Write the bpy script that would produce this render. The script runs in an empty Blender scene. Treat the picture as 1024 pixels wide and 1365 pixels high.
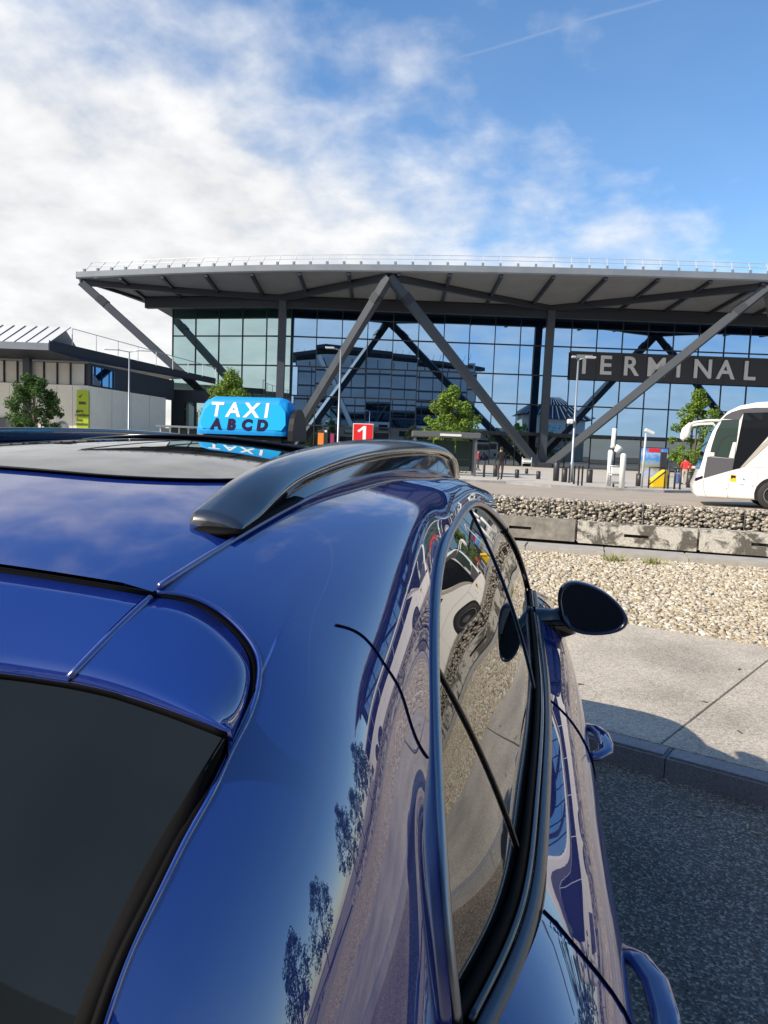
import bpy, bmesh, math, random
import numpy as np
from mathutils import Vector, Matrix
R_ = math.radians
random.seed(7); RNG = np.random.default_rng(11)
SC = bpy.context.scene
COL = SC.collection

# ------------------------------------------------------------------ camera
CAM_H = 1.68; YAW, PITCH, ROLL, FPX = 11.0, -5.0, 2.2, 960.0
cam_d = bpy.data.cameras.new('camera'); cam = bpy.data.objects.new('camera', cam_d); COL.objects.link(cam)
cam_d.sensor_fit = 'VERTICAL'; cam_d.sensor_height = 24.0; cam_d.lens = 24.0*FPX/1365.0
cam_d.clip_start = 0.02; cam_d.clip_end = 3000
CAM_R = Matrix.Rotation(R_(YAW),3,'Z') @ Matrix.Rotation(R_(90+PITCH),3,'X') @ Matrix.Rotation(R_(ROLL),3,'Z')
cam.matrix_world = Matrix.Translation((0,0,CAM_H)) @ CAM_R.to_4x4()
SC.camera = cam
FW = CAM_R @ Vector((0,0,-1))
def P(px, py, depth):
    d = CAM_R @ Vector(((px-512)/FPX, (682.5-py)/FPX, -1)); return Vector((0,0,CAM_H)) + d*depth
def G(px, py, z):
    d = CAM_R @ Vector(((px-512)/FPX, (682.5-py)/FPX, -1)); return Vector((0,0,CAM_H)) + d*((z-CAM_H)/d.z)
CY, SY = math.cos(R_(YAW)), math.sin(R_(YAW))
def V(a, b, z=0.0): return Vector((a*CY-b*SY, a*SY+b*CY, z))   # street frame: a to the right, b away from the taxi rank
def PB(px, b, z=0.0):                                          # on the column px, at street distance b and height z
    d = CAM_R @ Vector(((px-512)/FPX, 0.08, -1)); a0 = d.x*CY+d.y*SY; b0 = -d.x*SY+d.y*CY
    return V(a0/b0*b, b, z)

# ------------------------------------------------------------------ light
SUN_EL = 37.0
SUN_TO = Vector((-0.78, -0.626, 0)).normalized()      # horizontal direction towards the sun
sv = Vector((SUN_TO.x*math.cos(R_(SUN_EL)), SUN_TO.y*math.cos(R_(SUN_EL)), math.sin(R_(SUN_EL))))
sd = bpy.data.lights.new('sun','SUN'); sd.energy = 4.2; sd.angle = R_(0.53); sd.color = (1.0,0.90,0.76)
so = bpy.data.objects.new('sun', sd); COL.objects.link(so); so.rotation_euler = (-sv).to_track_quat('-Z','Y').to_euler()
so.location = sv*60
W = bpy.data.worlds.new('World'); SC.world = W; W.use_nodes = True
nt = W.node_tree; nt.nodes.clear()
def N(t, **k):
    n = nt.nodes.new(t)
    for a, b in k.items(): setattr(n, a, b)
    return n
def M(op, a, b=None, c=None):
    n = nt.nodes.new('ShaderNodeMath'); n.operation = op
    for i, v in enumerate((a, b, c)):
        if v is None: continue
        if isinstance(v, (int, float)): n.inputs[i].default_value = v
        else: nt.links.new(v, n.inputs[i])
    return n.outputs[0]
def DOT(v, vec):
    n = nt.nodes.new('ShaderNodeVectorMath'); n.operation = 'DOT_PRODUCT'; nt.links.new(v, n.inputs[0]); n.inputs[1].default_value = vec
    return n.outputs['Value']
sky = N('ShaderNodeTexSky', sky_type='NISHITA'); sky.sun_disc = False
sky.sun_elevation = R_(SUN_EL); sky.sun_rotation = math.atan2(sv.x, sv.y); sky.altitude = 200; sky.air_density = 1.0; sky.dust_density = 0.6; sky.ozone_density = 2.2
tc = N('ShaderNodeTexCoord'); DIR = tc.outputs['Generated']
sx = N('ShaderNodeSeparateXYZ'); nt.links.new(DIR, sx.inputs[0])
zz = M('ADD', M('MAXIMUM', sx.outputs[2], 0.0), 0.30)
cmb = N('ShaderNodeCombineXYZ'); nt.links.new(M('DIVIDE', sx.outputs[0], zz), cmb.inputs[0]); nt.links.new(M('DIVIDE', sx.outputs[1], zz), cmb.inputs[1])
def noise(vec, scale, detail, rough, dist=0.0):
    n = N('ShaderNodeTexNoise'); n.inputs['Scale'].default_value = scale; n.inputs['Detail'].default_value = detail
    n.inputs['Roughness'].default_value = rough; n.inputs['Distortion'].default_value = dist; nt.links.new(vec, n.inputs['Vector']); return n.outputs['Fac']
n1 = noise(cmb.outputs[0], 1.7, 9, 0.54, 0.1); n2 = noise(cmb.outputs[0], 7.0, 7, 0.55, 0.1); n3 = noise(cmb.outputs[0], 0.55, 4, 0.5, 0.6)
lft = DOT(DIR, (-CY, -SY, 0))
bank = M('SUBTRACT', M('ADD', 0.365, M('MULTIPLY', lft, 0.52)), sx.outputs[2])        # a bank of cloud, higher to the left
dens = M('ADD', M('ADD', M('MULTIPLY', bank, 2.6), M('MULTIPLY', M('SUBTRACT', n1, 0.5), 1.9)), M('MULTIPLY', M('SUBTRACT', n2, 0.5), 1.3))
dens = M('ADD', dens, 0.18)
mr = N('ShaderNodeMapRange'); mr.interpolation_type = 'SMOOTHSTEP'; nt.links.new(dens, mr.inputs['Value'])
mr.inputs['From Min'].default_value = -0.35; mr.inputs['From Max'].default_value = 0.80; mr.inputs['To Max'].default_value = 0.93
veil = M('MULTIPLY', M('MULTIPLY', M('SUBTRACT', n3, 0.42), 0.9), M('SUBTRACT', 1.0, M('MULTIPLY', sx.outputs[2], 1.2)))
veil = M('MAXIMUM', M('MINIMUM', veil, 0.22), 0.0)
cov = M('MAXIMUM', mr.outputs[0], veil)
# condensation trail
A = CAM_R @ Vector(((505-512)/FPX,(682.5-108)/FPX,-1)); A.normalize()
B = CAM_R @ Vector(((875-512)/FPX,(682.5-0)/FPX,-1)); B.normalize()
nrm = A.cross(B).normalized(); mid = (A+B).normalized(); along = (B-A).normalized()
off = M('ABSOLUTE', M('ADD', DOT(DIR, nrm), M('MULTIPLY', M('SUBTRACT', n2, 0.5), 0.004)))
tr = M('MAXIMUM', M('SUBTRACT', 1.0, M('DIVIDE', off, 0.0035)), 0.0)
half = (B-A).length/2
tr = M('MULTIPLY', tr, M('GREATER_THAN', DOT(DIR, mid), 0.8))
tr = M('MULTIPLY', tr, M('GREATER_THAN', DOT(DIR, along), -half*0.96))
cov = M('MAXIMUM', cov, M('MULTIPLY', tr, 0.15))
shade = M('ADD', 3.0, M('MULTIPLY', n2, 3.0))
cc = N('ShaderNodeCombineColor'); nt.links.new(shade, cc.inputs[0]); nt.links.new(M('MULTIPLY', shade, 0.99), cc.inputs[1]); nt.links.new(M('MULTIPLY', shade, 0.97), cc.inputs[2])
mx = N('ShaderNodeMix', data_type='RGBA'); nt.links.new(cov, mx.inputs['Factor']); hs_ = N('ShaderNodeHueSaturation'); hs_.inputs['Saturation'].default_value = 1.22; nt.links.new(sky.outputs[0], hs_.inputs['Color']); nt.links.new(hs_.outputs[0], mx.inputs['A']); nt.links.new(cc.outputs[0], mx.inputs['B'])
bg = N('ShaderNodeBackground'); bg.inputs['Strength'].default_value = 0.132; nt.links.new(mx.outputs['Result'], bg.inputs['Color'])
wo = N('ShaderNodeOutputWorld'); nt.links.new(bg.outputs[0], wo.inputs['Surface'])
vs = SC.view_settings; vs.view_transform = 'Standard'; vs.look = 'None'; vs.exposure = 0.68; vs.gamma = 1.0; vs.use_curve_mapping = False
try:
    SC.cycles.max_bounces = 8; SC.cycles.glossy_bounces = 5; SC.cycles.diffuse_bounces = 3; SC.cycles.transparent_max_bounces = 8
except Exception: pass

# ------------------------------------------------------------------ materials
def mat(name, col, rough=0.6, metal=0.0, spec=0.5, coat=0.0, ior=None, var=None, scale=6.0, bump=0.0, bscale=40.0, emit=None, island=None, coords='Object', detail=4.0, coat_rough=0.02, coat_ior=1.5):
    """var = second colour mixed in by noise; island = second colour chosen per loose piece"""
    m = bpy.data.materials.new(name); m.use_nodes = True; t = m.node_tree; b = t.nodes['Principled BSDF']
    I = b.inputs; I['Base Color'].default_value = (*col, 1); I['Roughness'].default_value = rough; I['Metallic'].default_value = metal
    I['Specular IOR Level'].default_value = spec; I['Coat Weight'].default_value = coat; I['Coat Roughness'].default_value = coat_rough; I['Coat IOR'].default_value = coat_ior
    if ior: I['IOR'].default_value = ior
    tcn = t.nodes.new('ShaderNodeTexCoord')
    if var or island:
        mixn = t.nodes.new('ShaderNodeMix'); mixn.data_type = 'RGBA'; mixn.inputs['A'].default_value = (*col,1); mixn.inputs['B'].default_value = (*(var or island),1)
        if var:
            n = t.nodes.new('ShaderNodeTexNoise'); n.inputs['Scale'].default_value = scale; n.inputs['Detail'].default_value = detail; n.inputs['Roughness'].default_value = 0.6
            t.links.new(tcn.outputs[coords], n.inputs['Vector'])
            r = t.nodes.new('ShaderNodeMapRange'); r.inputs['From Min'].default_value = 0.35; r.inputs['From Max'].default_value = 0.65
            t.links.new(n.outputs['Fac'], r.inputs['Value']); t.links.new(r.outputs[0], mixn.inputs['Factor'])
        else:
            g = t.nodes.new('ShaderNodeNewGeometry'); t.links.new(g.outputs['Random Per Island'], mixn.inputs['Factor'])
        t.links.new(mixn.outputs['Result'], I['Base Color'])
    if bump:
        n = t.nodes.new('ShaderNodeTexNoise'); n.inputs['Scale'].default_value = bscale; n.inputs['Detail'].default_value = 3
        t.links.new(tcn.outputs[coords], n.inputs['Vector'])
        bp = t.nodes.new('ShaderNodeBump'); bp.inputs['Strength'].default_value = bump; bp.inputs['Distance'].default_value = 0.01
        t.links.new(n.outputs['Fac'], bp.inputs['Height']); t.links.new(bp.outputs[0], I['Normal'])
    if emit: I['Emission Color'].default_value = (*col,1); I['Emission Strength'].default_value = emit
    return m

def mat_speckle(name, base, cols, scale, rough=0.9, bump=0.35, stain=None):
    """aggregate: voronoi grains in several colours, with fine relief and soft large-scale wear"""
    m = bpy.data.materials.new(name); m.use_nodes = True; t = m.node_tree; b = t.nodes['Principled BSDF']; b.inputs['Roughness'].default_value = rough
    tcn = t.nodes.new('ShaderNodeTexCoord')
    v = t.nodes.new('ShaderNodeTexVoronoi'); v.inputs['Scale'].default_value = scale; t.links.new(tcn.outputs['Object'], v.inputs['Vector'])
    sp = t.nodes.new('ShaderNodeSeparateColor'); t.links.new(v.outputs['Color'], sp.inputs[0])
    cr = t.nodes.new('ShaderNodeValToRGB'); e = cr.color_ramp.elements
    while len(e) < len(cols)+1: e.new(0.5)
    for i, c in enumerate([base]+cols): e[i].position = i/len(cols); e[i].color = (*c,1)
    t.links.new(sp.outputs[0], cr.inputs[0])
    n = t.nodes.new('ShaderNodeTexNoise'); n.inputs['Scale'].default_value = 1.3; n.inputs['Detail'].default_value = 7; t.links.new(tcn.outputs['Object'], n.inputs['Vector'])
    mr_ = t.nodes.new('ShaderNodeMapRange'); mr_.inputs['From Min'].default_value = 0.3; mr_.inputs['From Max'].default_value = 0.7; mr_.inputs['To Min'].default_value = 0.70; mr_.inputs['To Max'].default_value = 1.16
    t.links.new(n.outputs['Fac'], mr_.inputs['Value'])
    mu = t.nodes.new('ShaderNodeMix'); mu.data_type = 'RGBA'; mu.blend_type = 'MULTIPLY'; mu.inputs['Factor'].default_value = 1
    t.links.new(cr.outputs[0], mu.inputs['A']); t.links.new(mr_.outputs[0], mu.inputs['B'])
    t.links.new(mu.outputs['Result'], b.inputs['Base Color'])
    bp = t.nodes.new('ShaderNodeBump'); bp.inputs['Strength'].default_value = bump; bp.inputs['Distance'].default_value = 0.006
    t.links.new(v.outputs['Distance'], bp.inputs['Height']); t.links.new(bp.outputs[0], b.inputs['Normal'])
    return m

def mat_paint(name, col, dark):
    """worn white paint over weathered concrete"""
    m = bpy.data.materials.new(name); m.use_nodes = True; t = m.node_tree; b = t.nodes['Principled BSDF']; b.inputs['Roughness'].default_value = 0.9
    tcn = t.nodes.new('ShaderNodeTexCoord')
    n = t.nodes.new('ShaderNodeTexNoise'); n.inputs['Scale'].default_value = 3.2; n.inputs['Detail'].default_value = 9; n.inputs['Roughness'].default_value = 0.68; n.inputs['Distortion'].default_value = 0.6
    oi = t.nodes.new('ShaderNodeObjectInfo'); va = t.nodes.new('ShaderNodeVectorMath'); va.operation = 'ADD'
    t.links.new(tcn.outputs['Object'], va.inputs[0]); t.links.new(oi.outputs['Location'], va.inputs[1]); t.links.new(va.outputs[0], n.inputs['Vector'])
    cr = t.nodes.new('ShaderNodeValToRGB'); e = cr.color_ramp.elements; e[0].position = 0.44; e[0].color = (*dark,1); e[1].position = 0.52; e[1].color = (*col,1)
    t.links.new(n.outputs['Fac'], cr.inputs[0])
    n2_ = t.nodes.new('ShaderNodeTexNoise'); n2_.inputs['Scale'].default_value = 30; n2_.inputs['Detail'].default_value = 5; t.links.new(tcn.outputs['Object'], n2_.inputs['Vector'])
    mu = t.nodes.new('ShaderNodeMix'); mu.data_type = 'RGBA'; mu.blend_type = 'MULTIPLY'; mu.inputs['Factor'].default_value = 0.7
    t.links.new(cr.outputs[0], mu.inputs['A']); t.links.new(n2_.outputs['Fac'], mu.inputs['B']); t.links.new(mu.outputs['Result'], b.inputs['Base Color'])
    bp = t.nodes.new('ShaderNodeBump'); bp.inputs['Strength'].default_value = 0.4; bp.inputs['Distance'].default_value = 0.01
    t.links.new(n2_.outputs['Fac'], bp.inputs['Height']); t.links.new(bp.outputs[0], b.inputs['Normal'])
    return m

def mat_glass(name, tint, base, fac, rough=0.0):
    """coated curtain-wall glass: a tinted mirror over a dark interior"""
    m = bpy.data.materials.new(name); m.use_nodes = True; t = m.node_tree; t.nodes.clear()
    g = t.nodes.new('ShaderNodeBsdfGlossy'); g.inputs['Color'].default_value = (*tint,1); g.inputs['Roughness'].default_value = rough
    d = t.nodes.new('ShaderNodeBsdfDiffuse'); d.inputs['Color'].default_value = (*base,1)
    lw = t.nodes.new('ShaderNodeFresnel'); lw.inputs[0].default_value = 1.5
    a = t.nodes.new('ShaderNodeMath'); a.operation = 'ADD'; a.use_clamp = True; a.inputs[1].default_value = fac; t.links.new(lw.outputs[0], a.inputs[0])
    x = t.nodes.new('ShaderNodeMixShader'); t.links.new(a.outputs[0], x.inputs[0]); t.links.new(d.outputs[0], x.inputs[1]); t.links.new(g.outputs[0], x.inputs[2])
    o = t.nodes.new('ShaderNodeOutputMaterial'); t.links.new(x.outputs[0], o.inputs[0]); return m

def mat_leaf(name, c1, c2):
    m = bpy.data.materials.new(name); m.use_nodes = True; t = m.node_tree; t.nodes.clear()
    g = t.nodes.new('ShaderNodeNewGeometry'); mx_ = t.nodes.new('ShaderNodeMix'); mx_.data_type = 'RGBA'; mx_.inputs['A'].default_value = (*c1,1); mx_.inputs['B'].default_value = (*c2,1)
    t.links.new(g.outputs['Random Per Island'], mx_.inputs['Factor'])
    d = t.nodes.new('ShaderNodeBsdfPrincipled'); d.inputs['Roughness'].default_value = 0.55; d.inputs['Specular IOR Level'].default_value = 0.35; t.links.new(mx_.outputs['Result'], d.inputs['Base Color'])
    tr_ = t.nodes.new('ShaderNodeBsdfTranslucent'); t.links.new(mx_.outputs['Result'], tr_.inputs['Color'])
    x = t.nodes.new('ShaderNodeMixShader'); x.inputs[0].default_value = 0.35; t.links.new(d.outputs[0], x.inputs[1]); t.links.new(tr_.outputs[0], x.inputs[2])
    o = t.nodes.new('ShaderNodeOutputMaterial'); t.links.new(x.outputs[0], o.inputs[0]); return m

MT = dict(
 paint = mat('blue_metallic_paint', (0.0045,0.0215,0.175), 0.5, 0.0, 0.05, coat=1.0, coat_rough=0.003, coat_ior=2.3),
 paintedge = mat('blue_paint_rolled_edge', (0.0045,0.0215,0.175), 0.5, 0.0, 0.05, coat=1.0, coat_rough=0.28, coat_ior=2.3),
 carglass = mat('tinted_car_glass', (0.006,0.008,0.009), 0.0, 0, 0.5, ior=2.35),
 rearglass = mat('rear_window_glass', (0.008,0.0105,0.0125), 0.03, 0, 0.5, ior=1.30, var=(0.011,0.014,0.015), scale=3),
 blackgloss = mat('gloss_black_trim', (0.008,0.009,0.012), 0.08, 0, 0.5, coat=0.5),
 rail = mat('satin_black_rail', (0.014,0.016,0.020), 0.2, 0, 0.5, coat=0.8, coat_rough=0.07, coat_ior=1.8),
 rubber = mat('black_rubber', (0.004,0.004,0.0045), 0.6, spec=0.04),
 trim = mat('satin_aluminium_trim', (0.27,0.285,0.315), 0.28, 0.9),
 belt = mat('satin_slate_belt_moulding', (0.055,0.065,0.085), 0.27, 0.6),
 mirror = mat('tinted_mirror', (0.20,0.24,0.32), 0.0, 1.0),
 plastic = mat('black_plastic', (0.014,0.014,0.016), 0.5, spec=0.25),
 chrome = mat('chrome', (0.75,0.76,0.78), 0.08, 1.0),
 alloy = mat('alloy_rim', (0.45,0.46,0.48), 0.3, 1.0),
 tyre = mat('tyre_rubber', (0.02,0.02,0.021), 0.8, bump=0.2, bscale=60),
 redlamp = mat('red_tail_lamp', (0.35,0.01,0.01), 0.1, coat=1),
 headlamp = mat('clear_headlamp', (0.35,0.37,0.4), 0.05, 0.6, coat=1),
 cyan = mat('translucent_cyan_plastic', (0.006,0.28,0.70), 0.55, spec=0.25),
 cyand = mat('deep_blue_plastic', (0.004,0.17,0.62), 0.22, coat=0.4),
 lens = mat('pale_lamp_lens', (0.28,0.50,0.78), 0.3),
 white = mat('white_lettering', (0.80,0.81,0.82), 0.8, spec=0.1),
 ink = mat('dark_violet_lettering', (0.02,0.012,0.05), 0.8, spec=0.1),
 ink2 = mat('dark_sign_print', (0.05,0.07,0.01), 0.6),
 asphalt = mat_speckle('asphalt', (0.085,0.067,0.050), [(0.19,0.155,0.118),(0.125,0.101,0.077),(0.27,0.223,0.172),(0.52,0.44,0.35)], 115, bump=0.6),
 road = mat('pale_bus_road', (0.30,0.255,0.205), 0.9, var=(0.36,0.31,0.25), scale=0.35, bump=0.15, bscale=30, detail=8),
 plaza = mat('pale_forecourt_paving', (0.40,0.37,0.32), 0.9, var=(0.46,0.43,0.38), scale=0.5, bump=0.1, bscale=20),
 slab = mat_speckle('exposed_aggregate_concrete', (0.27,0.235,0.185), [(0.46,0.41,0.335),(0.36,0.315,0.255),(0.56,0.51,0.43),(0.41,0.365,0.30)], 85, bump=0.5),
 kerb = mat_speckle('granite_kerb', (0.20,0.20,0.205), [(0.30,0.30,0.31),(0.25,0.25,0.255),(0.36,0.36,0.365)], 150, bump=0.25),
 edging = mat('concrete_edging', (0.30,0.285,0.255), 0.9, var=(0.38,0.36,0.325), scale=5, bump=0.3, bscale=60, detail=8),
 earth = mat('gravel_bed_earth', (0.30,0.25,0.18), 0.95, var=(0.42,0.37,0.28), scale=14, bump=0.8, bscale=22),
 pebble = mat('cream_pebbles', (0.27,0.215,0.135), 0.75, island=(0.50,0.44,0.33)),
 pebble2 = mat('pale_pebbles', (0.36,0.31,0.23), 0.75, island=(0.60,0.56,0.48)),
 gabion = mat('gabion_stone', (0.20,0.175,0.14), 0.9, island=(0.52,0.475,0.40)),
 wire = mat('galvanised_wire', (0.25,0.25,0.25), 0.5, 0.8),
 concrete = mat('weathered_grey_concrete', (0.15,0.14,0.125), 0.95, var=(0.27,0.255,0.225), scale=6, bump=0.4, bscale=50, detail=9),
 paintconc = mat_paint('flaking_white_paint', (0.70,0.67,0.60), (0.15,0.14,0.12)),
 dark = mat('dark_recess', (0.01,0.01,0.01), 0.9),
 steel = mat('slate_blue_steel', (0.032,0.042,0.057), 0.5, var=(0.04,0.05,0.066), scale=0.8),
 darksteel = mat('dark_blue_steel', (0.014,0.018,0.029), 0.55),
 fascia = mat('grey_metal_fascia', (0.19,0.215,0.245), 0.45, var=(0.15,0.175,0.205), scale=0.4),
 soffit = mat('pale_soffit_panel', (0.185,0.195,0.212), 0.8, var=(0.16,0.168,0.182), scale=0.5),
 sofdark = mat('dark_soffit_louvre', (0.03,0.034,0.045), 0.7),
 glass = mat_glass('blue_curtain_wall_glass', (0.35,0.55,0.82), (0.006,0.012,0.018), 0.80),
 glassg = mat_glass('green_curtain_wall_glass', (0.60,0.80,0.82), (0.03,0.07,0.07), 0.62),
 glassd = mat_glass('dark_ground_floor_glass', (0.35,0.42,0.5), (0.012,0.014,0.018), 0.45),
 mull = mat('mullion_dark', (0.02,0.024,0.034), 0.5),
 signband = mat('charcoal_sign_panel', (0.035,0.036,0.045), 0.6),
 letter = mat('silver_letter', (0.62,0.63,0.65), 0.4),
 galv = mat('galvanised_rail', (0.55,0.57,0.6), 0.4, 0.3),
 beige = mat('cream_concrete_panel', (0.72,0.66,0.54), 0.9, var=(0.78,0.72,0.60), scale=0.6, bump=0.1),
 panel = mat('satin_metal_panel', (0.58,0.53,0.45), 0.5, 0.2, var=(0.46,0.44,0.40), scale=0.5),
 roofmetal = mat('standing_seam_roof', (0.50,0.52,0.54), 0.5, 0.15),
 lime = mat('lime_sign_panel', (0.36,0.44,0.015), 0.6),
 buswhite = mat('white_coach_paint', (0.80,0.79,0.76), 0.25, coat=0.5),
 busgrey = mat('grey_coach_panel', (0.10,0.10,0.115), 0.35, coat=0.3),
 buslite = mat('warm_grey_pillar', (0.45,0.42,0.37), 0.35, coat=0.3),
 busglass = mat('coach_glass', (0.012,0.014,0.018), 0.02, 0, 0.5, ior=1.5),
 buscab = mat_glass('coach_cab_glass', (0.5,0.62,0.6), (0.05,0.075,0.07), 0.16),
 seam = mat('panel_gap', (0.25,0.25,0.25), 0.8),
 yellow = mat('yellow_plastic', (0.80,0.52,0.01), 0.45),
 red = mat('red_sign_face', (0.70,0.015,0.02), 0.5),
 orange = mat('orange_plastic', (0.75,0.22,0.03), 0.5),
 magenta = mat('magenta_panel', (0.35,0.03,0.12), 0.5),
 bollard = mat('charcoal_bollard', (0.028,0.027,0.03), 0.5),
 polegrey = mat('grey_lamp_pole', (0.30,0.33,0.36), 0.4, 0.5),
 whitepost = mat('white_post_paint', (0.72,0.72,0.70), 0.4),
 bark = mat('bark', (0.09,0.07,0.05), 0.9, var=(0.13,0.10,0.075), scale=8, bump=0.5, bscale=18),
 leaf = mat_leaf('bright_leaves', (0.10,0.20,0.025), (0.24,0.33,0.05)),
 leafd = mat_leaf('dark_leaves', (0.035,0.085,0.02), (0.09,0.17,0.035)),
 shelter = mat('shelter_frame', (0.10,0.105,0.115), 0.5),
 clear = mat_glass('shelter_glass', (0.5,0.6,0.6), (0.05,0.07,0.065), 0.12),
 strip = mat('pale_strip', (0.7,0.7,0.66), 0.5),
 skin = mat('skin', (0.45,0.27,0.19), 0.6), hair = mat('dark_hair', (0.02,0.015,0.012), 0.7),
 suitcase = mat('blue_suitcase', (0.06,0.10,0.30), 0.5),
 litter = mat('paper_litter', (0.6,0.5,0.36), 0.8),
 farwall = mat('pale_render_band', (0.55,0.53,0.48), 0.8),
)

# ------------------------------------------------------------------ mesh helpers
def link(name, me, m=None, parent=None, smooth=False):
    o = bpy.data.objects.new(name, me); COL.objects.link(o)
    if m is not None and not me.materials: me.materials.append(m)
    if parent is not None: o.parent = parent
    if smooth: me.polygons.foreach_set('use_smooth', [True]*len(me.polygons))
    return o
def mesh(name, v, f, m=None, parent=None, smooth=False):
    me = bpy.data.meshes.new(name); me.from_pydata([tuple(p) for p in v], [], [tuple(q) for q in f]); me.update()
    return link(name, me, m, parent, smooth)
def empty(name, loc=(0,0,0), rz=0.0, label=None, cat=None, group=None):
    o = bpy.data.objects.new(name, None); COL.objects.link(o); o.location = loc; o.rotation_euler = (0,0,rz); o.empty_display_size = 0.2
    return tag(o, label, cat, group)
def tag(o, label=None, cat=None, group=None, kind=None):
    if label: o['label'] = label
    if cat: o['category'] = cat
    if group: o['group'] = group
    if kind: o['kind'] = kind
    return o
def bm_box(bm, c, s, rot=None, bevel=0.0):
    r = bmesh.ops.create_cube(bm, size=1.0); vs_ = r['verts']
    bmesh.ops.scale(bm, vec=s, verts=vs_)
    if bevel:
        e = list({e for v in vs_ for e in v.link_edges}); rr = bmesh.ops.bevel(bm, geom=e, offset=bevel, segments=2, affect='EDGES', profile=0.5)
        vs_ = list({v for f in rr['faces'] for v in f.verts} | {v for v in vs_ if v.is_valid})
    if rot is not None: bmesh.ops.rotate(bm, cent=(0,0,0), matrix=rot, verts=vs_)
    bmesh.ops.translate(bm, vec=c, verts=vs_); return vs_
def box(name, c, s, m, parent=None, rot=None, bevel=0.0, smooth=False):
    bm = bmesh.new(); bm_box(bm, c, s, rot, bevel); me = bpy.data.meshes.new(name); bm.to_mesh(me); bm.free(); return link(name, me, m, parent, smooth)
def frame_of(d):
    d = Vector(d).normalized(); u = Vector((0,0,1)).cross(d)
    if u.length < 1e-4: u = Vector((1,0,0))
    u.normalize(); return u, d.cross(u).normalized()
def tube_vf(path, rad, seg=8, closed=False, flat=None, up=None):
    """sweep an ellipse (rad or (a,b)) along path"""
    path = [Vector(p) for p in path]; n = len(path); v=[]; f=[]
    for i,p in enumerate(path):
        d = (path[min(i+1,n-1)]-path[max(i-1,0)])
        if closed: d = path[(i+1)%n]-path[i-1]
        if up is not None:
            d.normalize(); u = Vector(up[i] if isinstance(up, list) else up).cross(d).normalized(); w = d.cross(u).normalized()
        else: u, w = frame_of(d)
        r = rad[i] if isinstance(rad, list) else rad
        a, b = r if isinstance(r, tuple) else (r, r)
        for k in range(seg):
            t = 2*math.pi*(k+0.5)/seg; v.append(p + u*(a*math.cos(t)) + w*(b*math.sin(t)))
    for i in range(n if closed else n-1):
        j = (i+1)%n
        for k in range(seg): f.append((i*seg+k, i*seg+(k+1)%seg, j*seg+(k+1)%seg, j*seg+k))
    if not closed: f.append(tuple(range(seg-1,-1,-1))); f.append(tuple((n-1)*seg+k for k in range(seg)))
    return v, f
def tube(name, path, rad, m, parent=None, seg=8, closed=False, smooth=True, up=None):
    v, f = tube_vf(path, rad, seg, closed, up=up); return mesh(name, v, f, m, parent, smooth)
def beam(name, a, b, w, h, m, parent=None):
    """a rectangular bar from a to b, w across and h deep"""
    a, b = Vector(a), Vector(b); u, n = frame_of(b-a); v=[]
    for p in (a,b):
        for x,y in ((-1,-1),(1,-1),(1,1),(-1,1)): v.append(p+u*(x*w/2)+n*(y*h/2))
    return mesh(name, v, [(3,2,1,0),(4,5,6,7),(0,1,5,4),(1,2,6,5),(2,3,7,6),(3,0,4,7)], m, parent)
def prism(name, pts, z0, z1, m, parent=None, bevel=0.0):
    """flat polygon (x,y) between z0 and z1"""
    n = len(pts); v = [(p[0],p[1],z0) for p in pts]+[(p[0],p[1],z1) for p in pts]
    bm = bmesh.new(); vv = [bm.verts.new(p) for p in v]
    bm.faces.new(vv[:n][::-1]); top = bm.faces.new(vv[n:])
    for i in range(n): bm.faces.new((vv[i], vv[(i+1)%n], vv[n+(i+1)%n], vv[n+i]))
    bmesh.ops.recalc_face_normals(bm, faces=bm.faces)
    if bevel: bmesh.ops.bevel(bm, geom=list(top.edges), offset=bevel, segments=2, affect='EDGES')
    me = bpy.data.meshes.new(name); bm.to_mesh(me); bm.free(); return link(name, me, m, parent)
def lathe_vf(prof, seg=16):
    v=[]; f=[]; n=len(prof)
    for r,z in prof:
        for k in range(seg): a=2*math.pi*k/seg; v.append((r*math.cos(a), r*math.sin(a), z))
    for i in range(n-1):
        for k in range(seg): f.append((i*seg+k, i*seg+(k+1)%seg, (i+1)*seg+(k+1)%seg, (i+1)*seg+k))
    f.append(tuple(range(seg-1,-1,-1))); f.append(tuple((n-1)*seg+k for k in range(seg))); return v,f
def dup(root, loc=None, rz=None, label=None):
    c = root.copy(); COL.objects.link(c)
    if loc is not None: c.location = loc
    if rz is not None: c.rotation_euler = (0,0,rz)
    if label: c['label'] = label
    for ch in list(root.children):
        d = ch.copy(); COL.objects.link(d); d.parent = c
        for g in list(ch.children): e = g.copy(); COL.objects.link(e); e.parent = d
    return c
def text_mesh(s, size, extrude=0.0, bold=0.0, space=1.0):
    cu = bpy.data.curves.new('txt','FONT'); cu.body = s; cu.size = size; cu.extrude = extrude; cu.offset = bold; cu.align_x = 'CENTER'; cu.align_y = 'CENTER'; cu.space_character = space; cu.resolution_u = 4
    o = bpy.data.objects.new('txt', cu); COL.objects.link(o); dg = bpy.context.evaluated_depsgraph_get(); me = bpy.data.meshes.new_from_object(o.evaluated_get(dg))
    bpy.data.objects.remove(o); bpy.data.curves.remove(cu); return me
def text(name, s, size, mtx, m, parent=None, extrude=0.0, bold=0.0, space=1.0):
    me = text_mesh(s, size, extrude, bold, space); me.transform(mtx); me.materials.clear(); return link(name, me, m, parent)

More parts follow.
